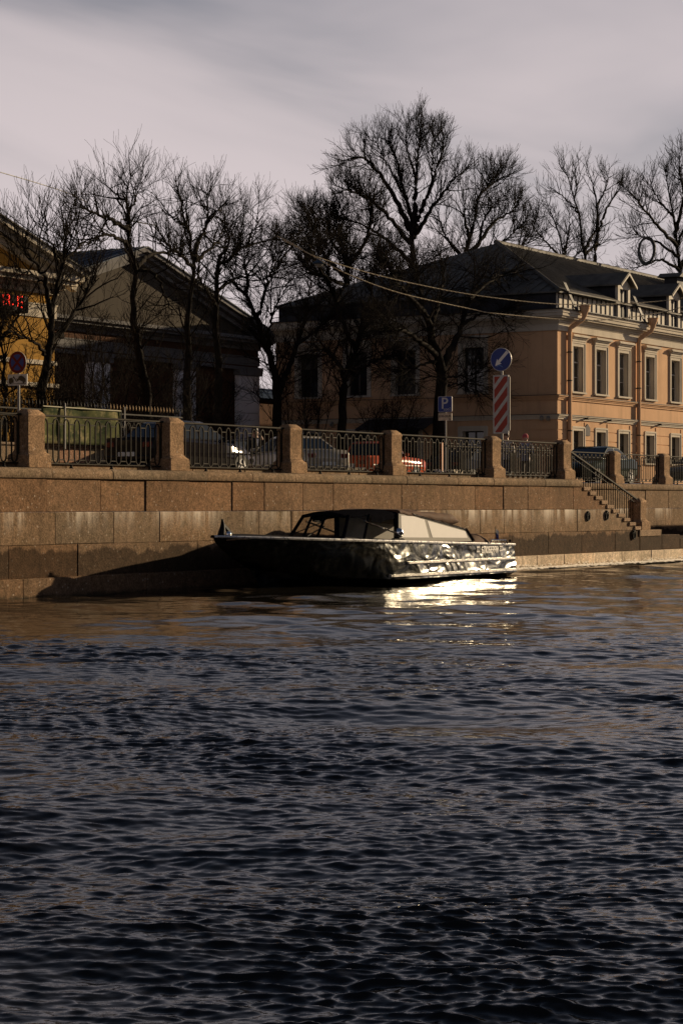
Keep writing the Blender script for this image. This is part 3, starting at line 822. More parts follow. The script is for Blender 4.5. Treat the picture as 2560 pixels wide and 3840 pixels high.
# --- gabled buildings
def gable_house(name, label, a0, a1, b0, depth, ze, zp, wallm, trim, roofm_, bands=(), ops=(), ov=.9, tymp=None):
    t = thing(name, label, 'building', ((a0+a1)/2, b0, GZ)); am = (a0+a1)/2
    pl = Plane((0, b0, 0), (1,0,0), (0,-1,0))
    mb = MB(); pl.wall(mb, a0, a1, GZ-.3, ze, list(ops), .4); mb.build('front_wall', wallm, t)
    mb = MB(); mb.box(a0, a0+.4, b0+.4, b0+depth, GZ-.3, ze); mb.box(a1-.4, a1, b0+.4, b0+depth, GZ-.3, ze); mb.box(a0+.41, a1-.41, b0+depth-.4, b0+depth, GZ-.3, ze); mb.box(a0+.41,a1-.41,b0+.8,b0+.9,GZ,ze); mb.build('side_walls', wallm, t)
    mb = MB()
    for (p, z0, z1) in ((.05,ze-.95,ze-.55),(.08,ze-.55,ze-.50),(.10,ze-.18,ze),(.25,ze,ze+.12),(.55,ze+.12,ze+.26),(.70,ze+.26,ze+.42)):
        mb.box(a0-p, a1+p, b0-p, b0+depth, z0, z1)
    mb.build('entablature', trim, t)
    zb = ze+.42
    mb = MB(); mb.prism([(a0, zb), (a1, zb), (am, zp-.35)], 'y', b0, b0+.3); mb.build('tympanum', tymp or wallm, t)
    sl = (zp-zb)/(am-a0+ov)
    for s in (-1, 1):
        ae = am+s*(am-a0+ov)
        o = None
        for (n0, n1, d0, d1) in ((-.72, .02, -.02, .16), (-.5, .02, -.20, -.02), (-.22, .02, -.42, -.20)):
            mb = MB()
            mb.loft([[(am,b0+n0,zp+d0),(ae,b0+n0,zb+d0),(ae,b0+n0,zb+d1),(am,b0+n0,zp+d1)], [(am,b0+n1,zp+d0),(ae,b0+n1,zb+d0),(ae,b0+n1,zb+d1),(am,b0+n1,zp+d1)]])
            o = mb.build('raking_cornice', trim, t)
        mb = MB(); th = .05
        mb.loft([[(am,b0-.78,zp+.163),(ae+s*.12,b0-.78,zb+.163-sl*.12),(ae+s*.12,b0+depth+.3,zb+.163-sl*.12),(am,b0+depth+.3,zp+.163)], [(am,b0-.78,zp+.163+th),(ae+s*.12,b0-.78,zb+.163+th-sl*.12),(ae+s*.12,b0+depth+.3,zb+.163+th-sl*.12),(am,b0+depth+.3,zp+.163+th)]])
        rs = mb.build('roof_slope', roofm_, t)
        mb = MB(); y = b0-.5
        while y < b0+depth: mb.tube([(am,y,zp+.23),(ae+s*.1,y,zb+.23-sl*.1)], .02, 4); y += .6
        mb.build('roof_ribs', roofm_, rs)['kind'] = 'stuff'
    for (z0, z1, p) in bands:
        mb = MB(); mb.box(a0-p, a1+p, b0-p, b0+depth, z0, z1); mb.build('string_course', trim, t)
    return t, pl
yb, ypl = gable_house('ochre_building', 'ochre yellow gabled building with red digital clock at left edge', 36.3, 56.6, 45.0, 16, 8.75, 12.6, M['ochre'], M['white_trim'], M['roof_tan'],
    bands=((6.28,6.42,.06),(5.55,5.68,.12)), ops=[(44.6,45.9,3.3,5.0),(48.3,49.6,3.3,5.0)])
for c in (45.25, 48.95): window(ypl, yb, c-.65, c+.65, 3.3, 5.0, surround=.15, mid=False)
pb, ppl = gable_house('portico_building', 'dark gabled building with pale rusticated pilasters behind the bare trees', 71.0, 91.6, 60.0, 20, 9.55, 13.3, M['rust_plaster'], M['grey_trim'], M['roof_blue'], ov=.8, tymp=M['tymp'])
for (x0, x1) in ((72.2, 73.9), (77.6, 79.1), (84.3, 85.8), (89.5, 91.3)):
    for k in range(9):
        z0 = GZ+.62*k; mb = MB(); mb.cbox(x0, x1, 59.72, 60.05, z0+.012, z0+.612, .02); mb.build('pilaster_block', M['pilaster'], pb)
    mb = MB(); mb.box(x0-.12, x1+.12, 59.62, 60.05, GZ+.62*9, GZ+.62*9+.28); mb.build('pilaster_capital', M['grey_trim'], pb)
mb = MB(); mb.box(70.8, 91.75, 59.80, 60.02, 8.36, 8.52); mb.build('architrave', M['grey_trim'], pb)
# antenna frame on the portico roof
mb = MB()
for x in (81.6, 83.0, 84.3): mb.tube([(x,61,12.6),(x,61,14.9)], .03, 5)
mb.tube([(81.6,61,14.9),(84.3,61,14.9)], .03, 5)
o = mb.build('roof_frame', M['iron'], pb)
# shed in the gap
sh = thing('back_shed', 'low brown wall with blue metal roof in the gap between the houses', 'shed', (99, 66, GZ))
mb = MB(); mb.box(92.2, 106, 66, 70, GZ-.2, 7.5); mb.build('wall', M['rust_plaster'], sh)
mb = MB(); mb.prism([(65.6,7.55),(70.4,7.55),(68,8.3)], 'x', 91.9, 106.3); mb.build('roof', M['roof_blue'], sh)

# --- unseen rest of street and opposite bank; houses added to block low sky light
rc = random.Random(21)
def unseen_town_house(label, a0, a1, b0, b1, h, colr, front):
    t_ = thing('unseen_town_house', label, 'house', ((a0+a1)/2, (b0+b1)/2, GZ), 'unseen town houses added along the river')
    mb_ = MB(); mb_.box(a0, a1, b0, b1, GZ-.5, h); mb_.build('wall', plaster('unseen_plaster_'+label[:12].replace(' ', '_'), colr), t_)
    mb_ = MB(); mb_.box(a0-.01, a1+.01, b0-.5, b1+.5, h, h+.5); mb_.build('cornice', M['white_trim'], t_)
    bm2 = (b0+b1)/2; mb_ = MB(); mb_.prism([(b0-.6, h+.5), (b1+.6, h+.5), (bm2, h+3.6)], 'x', a0, a1); mb_.build('roof', M['roof_blue'], t_)
    yf = b1 if front > 0 else b0
    mb_ = MB(); z_ = GZ+1.4
    while z_ < h-2.4:
        x_ = a0+1.6
        while x_ < a1-1.6: mb_.box(x_-.55, x_+.55, min(yf, yf+front*.06), max(yf, yf+front*.06), z_, z_+2.0); x_ += 2.9
        z_ += 3.7
    o_ = mb_.build('unseen_window_rows', M['glass'], t_); o_['kind'] = 'stuff'
cols_ = [(.34,.22,.12), (.36,.30,.22), (.30,.16,.11), (.33,.26,.14), (.28,.27,.25), (.36,.22,.14)]
names_ = ['brown', 'cream', 'brick red', 'straw yellow', 'grey', 'tan', 'umber', 'sand']
x_ = -170.0
for k in range(8):
    e_ = x_+rc.uniform(34, 46); unseen_town_house(names_[k]+' town house on the opposite bank behind the camera', x_, e_-.05, -44, -27, rc.uniform(16, 20), cols_[k % 6], 1); x_ = e_  # unseen houses, added to block low sky light
x_ = -150.0
for k in range(4):
    e_ = -150+46*(k+1); unseen_town_house(names_[k]+' town house farther left along the street', x_, e_-.05, 45.5, 62, rc.uniform(14, 17), cols_[k % 6], -1); x_ = e_  # unseen houses, added to block low sky light
ob_ = thing('opposite_quay_wall', 'granite wall of the opposite bank behind the camera', 'wall', (0, -9, 0))
for k in range(40):
    mb = MB(); mb.cbox(-180+9*k, -180+9*k+8.98, -9.6, -9, -.6, 2.45, .03); mb.build('granite_block', M['granite'], ob_).color = (.25,.18,.12,1)
g = MB(); quad(g, -500, 900, -500, -9.55, GZ-.05); struct(g.build('opposite_ground', M['ground']))

# --- digital clock
ck = thing('digital_clock', 'digital clock with glowing red digits on the ochre building', 'clock', at(40, 1155, 44.8))
c0, c1 = at(-70, 1150, 44.7), at(100, 1100, 44.7)
mb = MB(); mb.cbox(c0.x, c1.x, 44.6, 44.93, c0.z-.05, c1.z-.10, .02); mb.build('case', M['iron'], ck)
RED = emit('red_led', (1, .035, .015), 2.2)
SEG = {'1': 'bc', '8': 'abcdefg', '5': 'afgcd'}
def digit(ch, x, z, w, h):
    t = .11*h; mb = MB(); y0, y1 = 44.575, 44.597
    segs = {'a':(x+t,x+w-t,z+h-t,z+h),'d':(x+t,x+w-t,z,z+t),'g':(x+t,x+w-t,z+h/2-t/2,z+h/2+t/2),'f':(x,x+t,z+h/2+.02,z+h-t*.6),'b':(x+w-t,x+w,z+h/2+.02,z+h-t*.6),'e':(x,x+t,z+t*.6,z+h/2-.02),'c':(x+w-t,x+w,z+t*.6,z+h/2-.02)}
    for s in SEG[ch]:
        a_, b_, c_, d_ = segs[s]; mb.box(a_, b_, y0, y1, c_, d_)
    mb.build('digit', RED, ck)
q1, q2 = at(20, 1150, 44.58), at(90, 1150, 44.58)
hgt = .38
zc_ = (c0.z+c1.z)/2-.20
wd = (q2.x-q1.x)
digit('1', q1.x-.20*wd, zc_, .15*wd, hgt); digit('8', q1.x+.03*wd, zc_, .22*wd, hgt); digit('1', q1.x+.57*wd, zc_-.0, .15*wd, hgt); digit('5', q1.x+.80*wd, zc_, .20*wd, hgt)
mb = MB(); mb.box(q1.x+.40*wd, q1.x+.45*wd, 44.575, 44.597, zc_+.06, zc_+.10); mb.build('colon_dot', RED, ck)

# ------------------------------------------------------------------ garden fence, low wall, banner
fb = 41.2
lw = thing('garden_wall', 'low brown stone plinth wall under the garden fence', 'wall', (60, fb, GZ))
x = 40.0
while x < 58.0:
    e = min(x+rw.uniform(1.1,1.8), 58.1)
    for (z0, z1) in ((GZ-.05, GZ+.5), (GZ+.5, GZ+.98)):
        mb = MB(); mb.cbox(x+.005, e-.005, fb-.2, fb+.25, z0+.004, z1-.004, .015); o = mb.build('wall_block', M['granite'], lw); o.color = (.26*rw.uniform(.8,1.2), .185, .125, 1)
    x = e
mb = MB(); mb.cbox(40, 58.15, fb-.26, fb+.3, GZ+.98, GZ+1.06, .02); mb.build('wall_cap', M['granite'], lw).color = (.25,.2,.15,1)
fence = thing('garden_fence', 'tall black iron fence with gilded spear tips behind the green banner', 'fence', (66, fb, GZ))
bm_ = MB(); bm_.tube([(0,0,.0),(0,0,2.2)], .014, 5); bm_.lathe([(.012,2.2),(.022,2.24),(.022,2.27),(.001,2.38)], (0,0,0), 6, mi=1)
bmesh_ = bm_.mesh('fence_bar', [M['iron'], M['gilt']]); bmesh_b = bm_.mesh('fence_bar', [M['iron'], M['iron']])
x = 46.0
while x < 58.4:
    inst('fence_bar', bmesh_ if 54.5 < x < 58.0 else bmesh_b, fence, (x, fb, GZ)); x += .165
for zz_ in (GZ+.35, GZ+1.85, GZ+2.05):
    mb = MB(); mb.box(46, 58.4, fb-.02, fb+.02, zz_, zz_+.04); mb.build('fence_rail', M['iron'], fence)
for k in range(37):
    xc = 46.2+k*.33
    mb = MB(); mb.tube([(xc-.16,fb-.01,GZ+1.35),(xc-.10,fb-.01,GZ+1.65),(xc,fb-.01,GZ+1.83),(xc+.10,fb-.01,GZ+1.65),(xc+.16,fb-.01,GZ+1.35)], .013, 4); mb.build('fence_arch', M['iron'], fence)
# banner
mbn = NT('green_banner'); p = mbn.pos()
n1 = mbn.noise(mbn.mapped(p, (1.2,1,1.6)), 1.3, 5, .65); n2 = mbn.noise(mbn.mapped(p, (1.1,1,1.3)), 1.9, 6, .7)
c = mbn.mix(mbn.rng(n1, .38, .62), (.022,.036,.014), (.095,.10,.035)); c = mbn.mix(mbn.rng(n2, .52, .68), c, (.26,.22,.11)); c = mbn.mix(mbn.rng(n2, .40, .30), c, (.014,.022,.010))
mbn.set(Base_Color=c, Roughness=.85); mbn.b.inputs['Specular IOR Level'].default_value = .05
bl, br = at(158, 1525, fb-.45), at(452, 1538, fb-.45)
zt_, zb2 = (bl.z+br.z)/2, at(300, 1667, fb-.45).z+.0
ban = thing('green_banner', 'green printed fabric banner stretched on the garden fence', 'banner', ((bl.x+br.x)/2, fb-.45, zb2))
mb = MB(); nu, nv = 36, 12; vs_ = []; fs_ = []
for j in range(nv+1):
    for i in range(nu+1):
        u, v = i/nu, j/nv
        sag = -.05*math.sin(u*math.pi*3)*(v)+.03*math.sin(u*17)*v*v
        y = fb-.45+.016*math.sin(u*11+v*2.5)+.012*math.sin(u*23-v*4)+.02*math.sin(v*3.1)*math.sin(u*5)
        vs_.append((bl.x+(br.x-bl.x)*u, y, zb2+(zt_-zb2)*v+sag*.6))
for j in range(nv):
    for i in range(nu): k = j*(nu+1)+i; fs_.append((k,k+1,k+nu+2,k+nu+1))
mb.add(vs_, fs_); o = mb.build('cloth', mbn.mat, ban, smooth=180)
so = o.modifiers.new('thick', 'SOLIDIFY'); so.thickness = .006
HEM = plain('banner_hem', (.32,.30,.19), .7)
mb = MB(); mb.tube([(bl.x,fb-.49,zt_),(br.x,fb-.48,zt_-.01)], .022, 5); mb.tube([(br.x,fb-.48,zt_),(br.x+.02,fb-.48,zb2)], .022, 5); mb.build('hem', HEM, ban)
for xx in (bl.x+1.0, br.x+.12):
    mb = MB(); mb.tube([(xx,fb-.52,GZ+.9),(xx,fb-.52,zt_+.12)], .025, 6); mb.build('banner_pole', M['steel'], ban)

# ------------------------------------------------------------------ trees
def cr_spline(P, n):
    P = np.array(P, float); out = []
    Q = np.vstack([2*P[0]-P[1], P, 2*P[-1]-P[-2]])
    for i in range(1, len(Q)-2):
        for s in range(n):
            t = s/n; a_, b_, c_, d_ = Q[i-1], Q[i], Q[i+1], Q[i+2]
            out.append(.5*((2*b_)+(-a_+c_)*t+(2*a_-5*b_+4*c_-d_)*t*t+(-a_+3*b_-3*c_+d_)*t**3))
    out.append(P[-1]); return np.array(out)
def tubes_np(pts, rad, n):
    """pts (N,K,3), rad (N,K) -> verts, quads"""
    N_, K, _ = pts.shape
    tan = np.gradient(pts, axis=1); tan /= np.linalg.norm(tan, axis=2, keepdims=True)+1e-9
    ref = np.where(np.abs(tan[..., 2:3]) < .9, np.array([0,0,1.]), np.array([1.,0,0]))
    s = np.cross(tan, ref); s /= np.linalg.norm(s, axis=2, keepdims=True)+1e-9
    u = np.cross(s, tan)
    ang = 2*np.pi*np.arange(n)/n
    V = pts[:,:,None,:] + rad[:,:,None,None]*(s[:,:,None,:]*np.cos(ang)[None,None,:,None]+u[:,:,None,:]*np.sin(ang)[None,None,:,None])
    V = V.reshape(-1, 3)
    i = np.arange(N_)[:,None,None]*K*n + np.arange(K-1)[None,:,None]*n
    k = np.arange(n)[None,None,:]; k2 = (k+1)%n
    Q = np.stack([i+k, i+k2, i+n+k2, i+n+k], -1).reshape(-1, 4)
    return V, Q
def mesh_np(name, V, Q, mat):
    me = bpy.data.meshes.new(name)
    me.vertices.add(len(V)); me.vertices.foreach_set('co', V.astype(np.float32).ravel())
    me.loops.add(Q.size); me.loops.foreach_set('vertex_index', Q.astype(np.int32).ravel())
    me.polygons.add(len(Q)); me.polygons.foreach_set('loop_start', np.arange(0, Q.size, 4, dtype=np.int32))
    me.polygons.foreach_set('use_smooth', np.ones(len(Q), bool))
    me.update(calc_edges=True); me.materials.append(mat); return me
def grow(rng, par, parr, count, lmin, lmax, r0, spread, up, steps, wig, tmin=.25):
    """children of a set of parent polylines par (N,K,3)"""
    N_, K, _ = par.shape
    plen = np.linalg.norm(np.diff(par, axis=1), axis=2).sum(1)
    idx = np.repeat(np.arange(N_), count) if np.isscalar(count) else np.repeat(np.arange(N_), count)
    n = len(idx)
    t = tmin+(1-tmin)*rng.random(n)**.8; f = t*(K-1); i0 = np.minimum(f.astype(int), K-2); fr = (f-i0)[:,None]
    st = par[idx,i0]*(1-fr)+par[idx,i0+1]*fr
    tan = par[idx,i0+1]-par[idx,i0]; tan /= np.linalg.norm(tan, axis=1, keepdims=True)+1e-9
    rv = rng.normal(size=(n,3)); rv -= (rv*tan).sum(1, keepdims=True)*tan; rv /= np.linalg.norm(rv, axis=1, keepdims=True)+1e-9
    sp = spread*rng.uniform(.6, 1.35, n)[:,None]
    d = tan*np.cos(sp)+rv*np.sin(sp); d[:,2] += up*.5
    d /= np.linalg.norm(d, axis=1, keepdims=True)
    L = rng.uniform(lmin, lmax, n)*(1.2-.78*t)
    L = np.minimum(L, plen[idx]*.9+.1)
    r_par = parr[idx,i0]
    rb = np.minimum(r0*rng.uniform(.7, 1.25, n), r_par*.75)
    pts = np.zeros((n, steps+1, 3)); pts[:,0] = st; cur = d
    for s_ in range(steps):
        cur = cur+rng.normal(size=(n,3))*wig; cur[:,2] += up/steps
        cur /= np.linalg.norm(cur, axis=1, keepdims=True)
        pts[:,s_+1] = pts[:,s_]+cur*(L/steps)[:,None]
    rad = rb[:,None]*np.linspace(1, .42, steps+1)[None,:]
    return pts, rad
TREES = []
def tree(label, b0, limbs, seed, dens=1.0, n1=11, l1=(1.6,3.4), up=.35, n2=6, n3=4, rmin=.007, tb=None, comp=.13, cat_name='bare_tree'):
    """limbs: (pixel polyline, start radius, end radius, depth drift)"""
    rng = np.random.default_rng(seed)
    Vt, Qt = [], []; off = 0; L1p, L1r = [], []
    base = None
    for li, (pp, ra, rz_, db) in enumerate(limbs):
        P3 = []
        for i, (px, py) in enumerate(pp):
            t = i/max(1, len(pp)-1); py = py+(max(0, 1050-py))*comp; P3.append(at(px, py, b0+db*t + (0 if li == 0 else limbs[0][3]*.0)))
        if li == 0:
            P3[0].z = GZ-.1; base = Vector((P3[0].x, P3[0].y, GZ))
        K = 25
        pts = cr_spline([tuple(p) for p in P3], 12)
        # resample to K points
        sl = np.concatenate([[0], np.cumsum(np.linalg.norm(np.diff(pts, axis=0), axis=1))]); q = np.linspace(0, sl[-1], K)
        pts = np.stack([np.interp(q, sl, pts[:,j]) for j in range(3)], 1)
        w = rng.normal(size=(K,3))*.035; w[0] = 0; pts = pts+w
        rad = np.linspace(ra, rz_*.55, K)
        if li == 0: rad[:3] *= np.array([1.5, 1.2, 1.05])
        V, Q = tubes_np(pts[None], rad[None], 8); Vt.append(V); Qt.append(Q+off); off += len(V)
        L1p.append(pts); L1r.append(rad)
    L1p, L1r = np.array(L1p), np.array(L1r)
    # side boughs start above the clear stem
    seg_len = np.linalg.norm(np.diff(L1p, axis=1), axis=2).sum(1)
    cnt = np.maximum(3, (n1*dens*seg_len/5.0)).astype(int)
    if tb is not None: cnt[0] = tb
    A_, Ar = grow(rng, L1p, L1r, cnt, l1[0], l1[1], .034, .72, up, 6, .15, .30)
    n_end = 4   # leaders carry on from limb tips
    tipd = L1p[:,-1]-L1p[:,-3]; tipd /= np.linalg.norm(tipd, axis=1, keepdims=True)
    B_, Br = grow(rng, A_, Ar, max(2, int(n2*dens*.8)),   .8, 2.0, .0125, .58, up*.9, 6, .13, .12)
    B2, B2r = grow(rng, L1p, L1r, (cnt*1.6).astype(int), .8, 2.2, .020, .75, up*.8, 6, .15, .35)
    B_ = np.concatenate([B_, B2]); Br = np.concatenate([Br, B2r])
    C_, Cr = grow(rng, B_, Br, max(3, int(n3*dens*1.15)), .5, 1.35, .0075, .48, up*.8, 5, .13, .08)
    Cr = np.maximum(Cr, rmin*.7)
    Vc, Qc = [], []; o2 = 0
    for P_, R_, n_ in ((A_, Ar, 5), (B_, np.maximum(Br, rmin), 4), (C_, Cr, 3)):
        V, Q = tubes_np(P_, R_, n_); Vc.append(V); Qc.append(Q+o2); o2 += len(V)
    t = thing(cat_name, label, 'tree', base, 'bare winter trees')
    bo = np.array(base)
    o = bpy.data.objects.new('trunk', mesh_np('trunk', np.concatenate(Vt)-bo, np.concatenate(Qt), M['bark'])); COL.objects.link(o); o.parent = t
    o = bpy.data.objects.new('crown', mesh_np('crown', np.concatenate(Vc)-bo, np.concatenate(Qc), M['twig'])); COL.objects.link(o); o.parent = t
    TREES.append((label, o2)); return t
tree('slender bare tree in front of the ochre building', 43.2, [
    ([(152,1560),(158,1500),(172,1386),(192,1252),(196,1162),(214,1064),(237,984),(241,900),(262,800)], .22, .03, 0),
    ([(192,1279),(241,1234),(286,1162),(312,1127),(350,1050),(380,960)], .11, .025, 1.0),
    ([(192,1180),(180,1090),(170,1037),(147,997),(112,939),(76,880),(50,780)], .09, .02, -1.2),
    ([(170,1332),(143,1296),(112,1274),(76,1261),(30,1240)], .06, .02, -1),
    ([(205,1100),(150,1050),(90,1010),(20,980)], .05, .02, .8),
    ([(237,984),(200,900),(170,820),(150,740)], .05, .015, -.6),
    ([(241,960),(300,900),(330,820)], .05, .02, .8)], 101, .9, comp=.18, l1=(1.1,2.6), up=.55)
tree('bare tree with a left-leaning crown before the dark gable', 46.5, [
    ([(560,1600),(545,1450),(515,1280),(505,1136),(509,1006),(491,895),(485,815),(481,724),(470,657),(480,590)], .24, .03, 0),
    ([(483,815),(450,790),(415,765),(357,732),(300,710)], .10, .03, -1.0),
    ([(489,889),(448,856),(390,836),(332,868),(300,900)], .08, .025, -1.4),
    ([(515,985),(545,945),(580,930),(640,922),(690,935)], .09, .03, 1.2),
    ([(475,690),(440,650),(410,620)], .05, .02, .4),
    ([(509,1000),(570,1010),(610,1080),(650,1180)], .07, .03, -1.2),
    ([(481,724),(510,660),(505,600)], .05, .02, .8)], 102, .95, comp=.2, l1=(1.0,2.4), up=.5)
tree('bare tree third from left, forking high into upright leaders', 48.0, [
    ([(700,1610),(702,1450),(705,1300),(707,1168),(729,1034),(730,981),(713,848),(692,782),(688,715),(660,630)], .22, .03, 0),
    ([(729,950),(745,870),(771,807),(779,724),(771,630)], .11, .03, 1.2),
    ([(725,1000),(680,930),(640,900),(610,850)], .08, .025, -1.2),
    ([(730,960),(790,900),(830,840),(850,760)], .08, .02, .6),
    ([(700,800),(650,760),(610,720)], .06, .02, .9),
    ([(775,780),(815,720),(860,690)], .05, .02, -.8)], 103, 1.0, comp=.2, l1=(1.0,2.4), up=.4)
tree('bare tree with a crooked arm reaching right, left of the forked one', 50.0, [
    ([(823,1610),(818,1450),(810,1257),(814,1034),(829,981),(879,931),(937,889),(995,873),(1040,860)], .21, .03, 0),
    ([(814,1034),(820,960),(850,900),(854,823),(840,740)], .10, .025, 1.0),
    ([(937,889),(940,840),(962,798),(965,745)], .06, .02, -.5),
    ([(810,1150),(770,1080),(740,1010),(760,940)], .08, .025, -1.0),
    ([(812,1100),(870,1050),(920,1030),(980,1040)], .07, .02, 1.2),
    ([(880,931),(900,870),(890,800)], .05, .02, .9)], 104, 1.0, comp=.18, l1=(1.0,2.3), up=.35)
tree('bare tree with a low Y fork beside the salmon side wall', 50.5, [
    ([(1040,1620),(1040,1494),(1020,1369),(984,1270),(953,1177),(917,1105),(868,1056)], .27, .07, 0),
    ([(1040,1480),(1060,1430),(1082,1382),(1127,1257),(1150,1150),(1170,1050)], .17, .03, .6),
    ([(962,1190),(985,1130),(1000,1060),(1020,980),(1010,900)], .10, .025, 1.0),
    ([(917,1105),(930,1060),(918,1000),(915,950)], .08, .02, -.8),
    ([(1110,1300),(1180,1240),(1230,1200),(1260,1140)], .08, .02, 1.5),
    ([(1000,1320),(1010,1230),(1040,1140),(1080,1060)], .08, .02, -1.0),
    ([(1040,1000),(1070,930),(1090,860)], .06, .02, .5)], 105, 1.3, l1=(1.0,2.5), up=.3)
tree('bare tree whose trunk stands left of the dark entrance canopy', 48.5, [
    ([(1278,1630),(1284,1540),(1289,1468),(1300,1400),(1334,1310),(1360,1200),(1390,1090),(1380,980)], .25, .04, 0),
    ([(1292,1430),(1267,1365),(1236,1329),(1200,1310),(1160,1320)], .11, .03, -1.0),
    ([(1334,1310),(1290,1220),(1260,1130),(1230,1030),(1210,930)], .11, .03, .9),
    ([(1350,1240),(1420,1180),(1460,1100),(1480,1000)], .10, .03, -1.0),
    ([(1300,1400),(1360,1380),(1430,1340),(1490,1330)], .09, .03, 1.0),
    ([(1260,1130),(1300,1040),(1320,930)], .08, .02, .5),
    ([(1240,1060),(1190,990),(1160,900),(1150,830)], .07, .02, -.8)], 106, 1.4, l1=(1.1,2.7), up=.22)
tree('thick old bare tree with drooping twigs behind the parking sign', 45.6, [
    ([(1648,1640),(1648,1560),(1650,1468),(1652,1379),(1630,1300),(1600,1200),(1570,1080),(1560,960)], .42, .06, 0),
    ([(1655,1390),(1690,1310),(1730,1220),(1760,1120),(1800,1040)], .20, .03, .8),
    ([(1635,1330),(1590,1290),(1530,1250),(1470,1230),(1420,1210)], .14, .03, -1.2),
    ([(1610,1240),(1640,1150),(1660,1050),(1650,940)], .14, .03, .8),
    ([(1590,1170),(1530,1110),(1480,1040),(1450,950)], .13, .03, -1.0),
    ([(1660,1420),(1720,1410),(1790,1400),(1822,1365)], .06, .015, -.6),
    ([(1660,1445),(1730,1440),(1790,1420)], .05, .015, .4),
    ([(1730,1220),(1790,1180),(1850,1170),(1900,1190)], .08, .02, -.8),
    ([(1760,1120),(1830,1060),(1900,1020),(1960,1010)], .08, .02, .6),
    ([(1640,1350),(1570,1370),(1500,1390),(1450,1410)], .07, .02, .8)], 107, 1.3, l1=(1.2,3.0), up=.05)
tree('tallest bare tree rising behind the salmon house', 64.0, [
    ([(1530,1640),(1530,1300),(1540,1050),(1545,900),(1540,800),(1510,676),(1491,583),(1455,480)], .45, .04, 0),
    ([(1545,860),(1556,740),(1558,630),(1575,480),(1590,410)], .20, .03, 1.5),
    ([(1548,860),(1590,740),(1621,657),(1658,536),(1665,460)], .20, .03, -1.5),
    ([(1535,850),(1500,760),(1445,657),(1380,570),(1320,555),(1270,590)], .18, .03, 1.0),
    ([(1550,880),(1620,760),(1690,657),(1750,600)], .16, .03, -1.0),
    ([(1535,900),(1460,800),(1380,720),(1300,690),(1260,700)], .15, .03, -1.5),
    ([(1520,720),(1470,620),(1430,540),(1400,480)], .10, .02, 1.0),
    ([(1560,640),(1530,540),(1520,440)], .10, .02, -.6),
    ([(1540,980),(1440,880),(1340,820),(1260,800)], .14, .03, 1.5),
    ([(1621,657),(1620,560),(1625,450)], .08, .02, .8)], 108, 1.0, n1=14, comp=.07, l1=(1.3,2.9), up=.45, rmin=.010)
tree('bare tree leaning right beside the tallest crown', 62.0, [
    ([(1700,1640),(1700,1300),(1720,1050),(1752,900),(1780,780),(1789,704),(1845,629),(1910,601)], .35, .03, 0),
    ([(1720,1000),(1800,880),(1850,800),(1919,750),(1940,690)], .18, .03, 1.5),
    ([(1730,980),(1830,930),(1900,870),(1960,800)], .15, .03, -1.2),
    ([(1760,870),(1740,780),(1745,700)], .12, .03, -1.0),
    ([(1789,704),(1840,620),(1880,570)], .07, .02, .8),
    ([(1740,960),(1680,880),(1650,800),(1640,740)], .13, .03, 1.2),
    ([(1800,880),(1810,800),(1850,720),(1890,690)], .10, .02, -.6),
    ([(1850,1000),(1930,930),(1990,850),(2010,780)], .10, .02, .8)], 109, .95, n1=12, l1=(1.5,3.0), up=.45, rmin=.011)
tree('bare tree mass left of the tallest crown', 63.0, [
    ([(1330,1640),(1320,1300),(1310,1100),(1290,950),(1270,830),(1280,740)], .30, .03, 0),
    ([(1305,1050),(1220,950),(1180,850),(1150,770)], .16, .03, 1.2),
    ([(1300,1000),(1360,900),(1390,800),(1380,700)], .16, .03, -1.2),
    ([(1310,1080),(1230,1040),(1150,1000),(1090,900)], .13, .03, -.8),
    ([(1290,950),(1240,880),(1230,790)], .10, .02, .6),
    ([(1320,1100),(1420,1000),(1460,900)], .13, .03, 1.0)], 110, 1.3, n1=14, l1=(1.5,3.0), up=.4, rmin=.011)
tree('small bare tree behind the left end of the salmon roof ridge', 66.0, [
    ([(2100,1640),(2105,1200),(2110,955),(2096,853),(2060,750),(2040,690)], .25, .03, 0),
    ([(2108,970),(2130,860),(2135,760)], .12, .03, 1.0),
    ([(2105,960),(2050,890),(2000,830)], .10, .03, -1.0),
    ([(2110,980),(2170,930),(2190,880)], .08, .02, .6)], 111, .8, l1=(1.4,2.8), up=.4, rmin=.011)
tree('tall bare tree with twin crossing stems above the roof', 66.0, [
    ([(2194,1640),(2194,1200),(2194,983),(2185,909),(2170,769),(2143,676),(2124,601),(2110,560)], .30, .03, 0),
    ([(2227,1250),(2227,983),(2241,853),(2236,741),(2217,630),(2200,575)], .24, .03, .6),
    ([(2187,930),(2231,834),(2240,790)], .14, .08, .3),
    ([(2192,940),(2225,905),(2238,860)], .12, .10, .2),
    ([(2243,840),(2273,741),(2320,657),(2335,630)], .12, .02, -.8),
    ([(2165,760),(2110,690),(2060,650)], .08, .02, .8),
    ([(2236,730),(2270,650),(2280,580)], .08, .02, .8),
    ([(2150,700),(2160,640),(2150,580)], .07, .02, -.8)], 112, .8, n1=10, l1=(1.4,2.8), up=.5, rmin=.011)
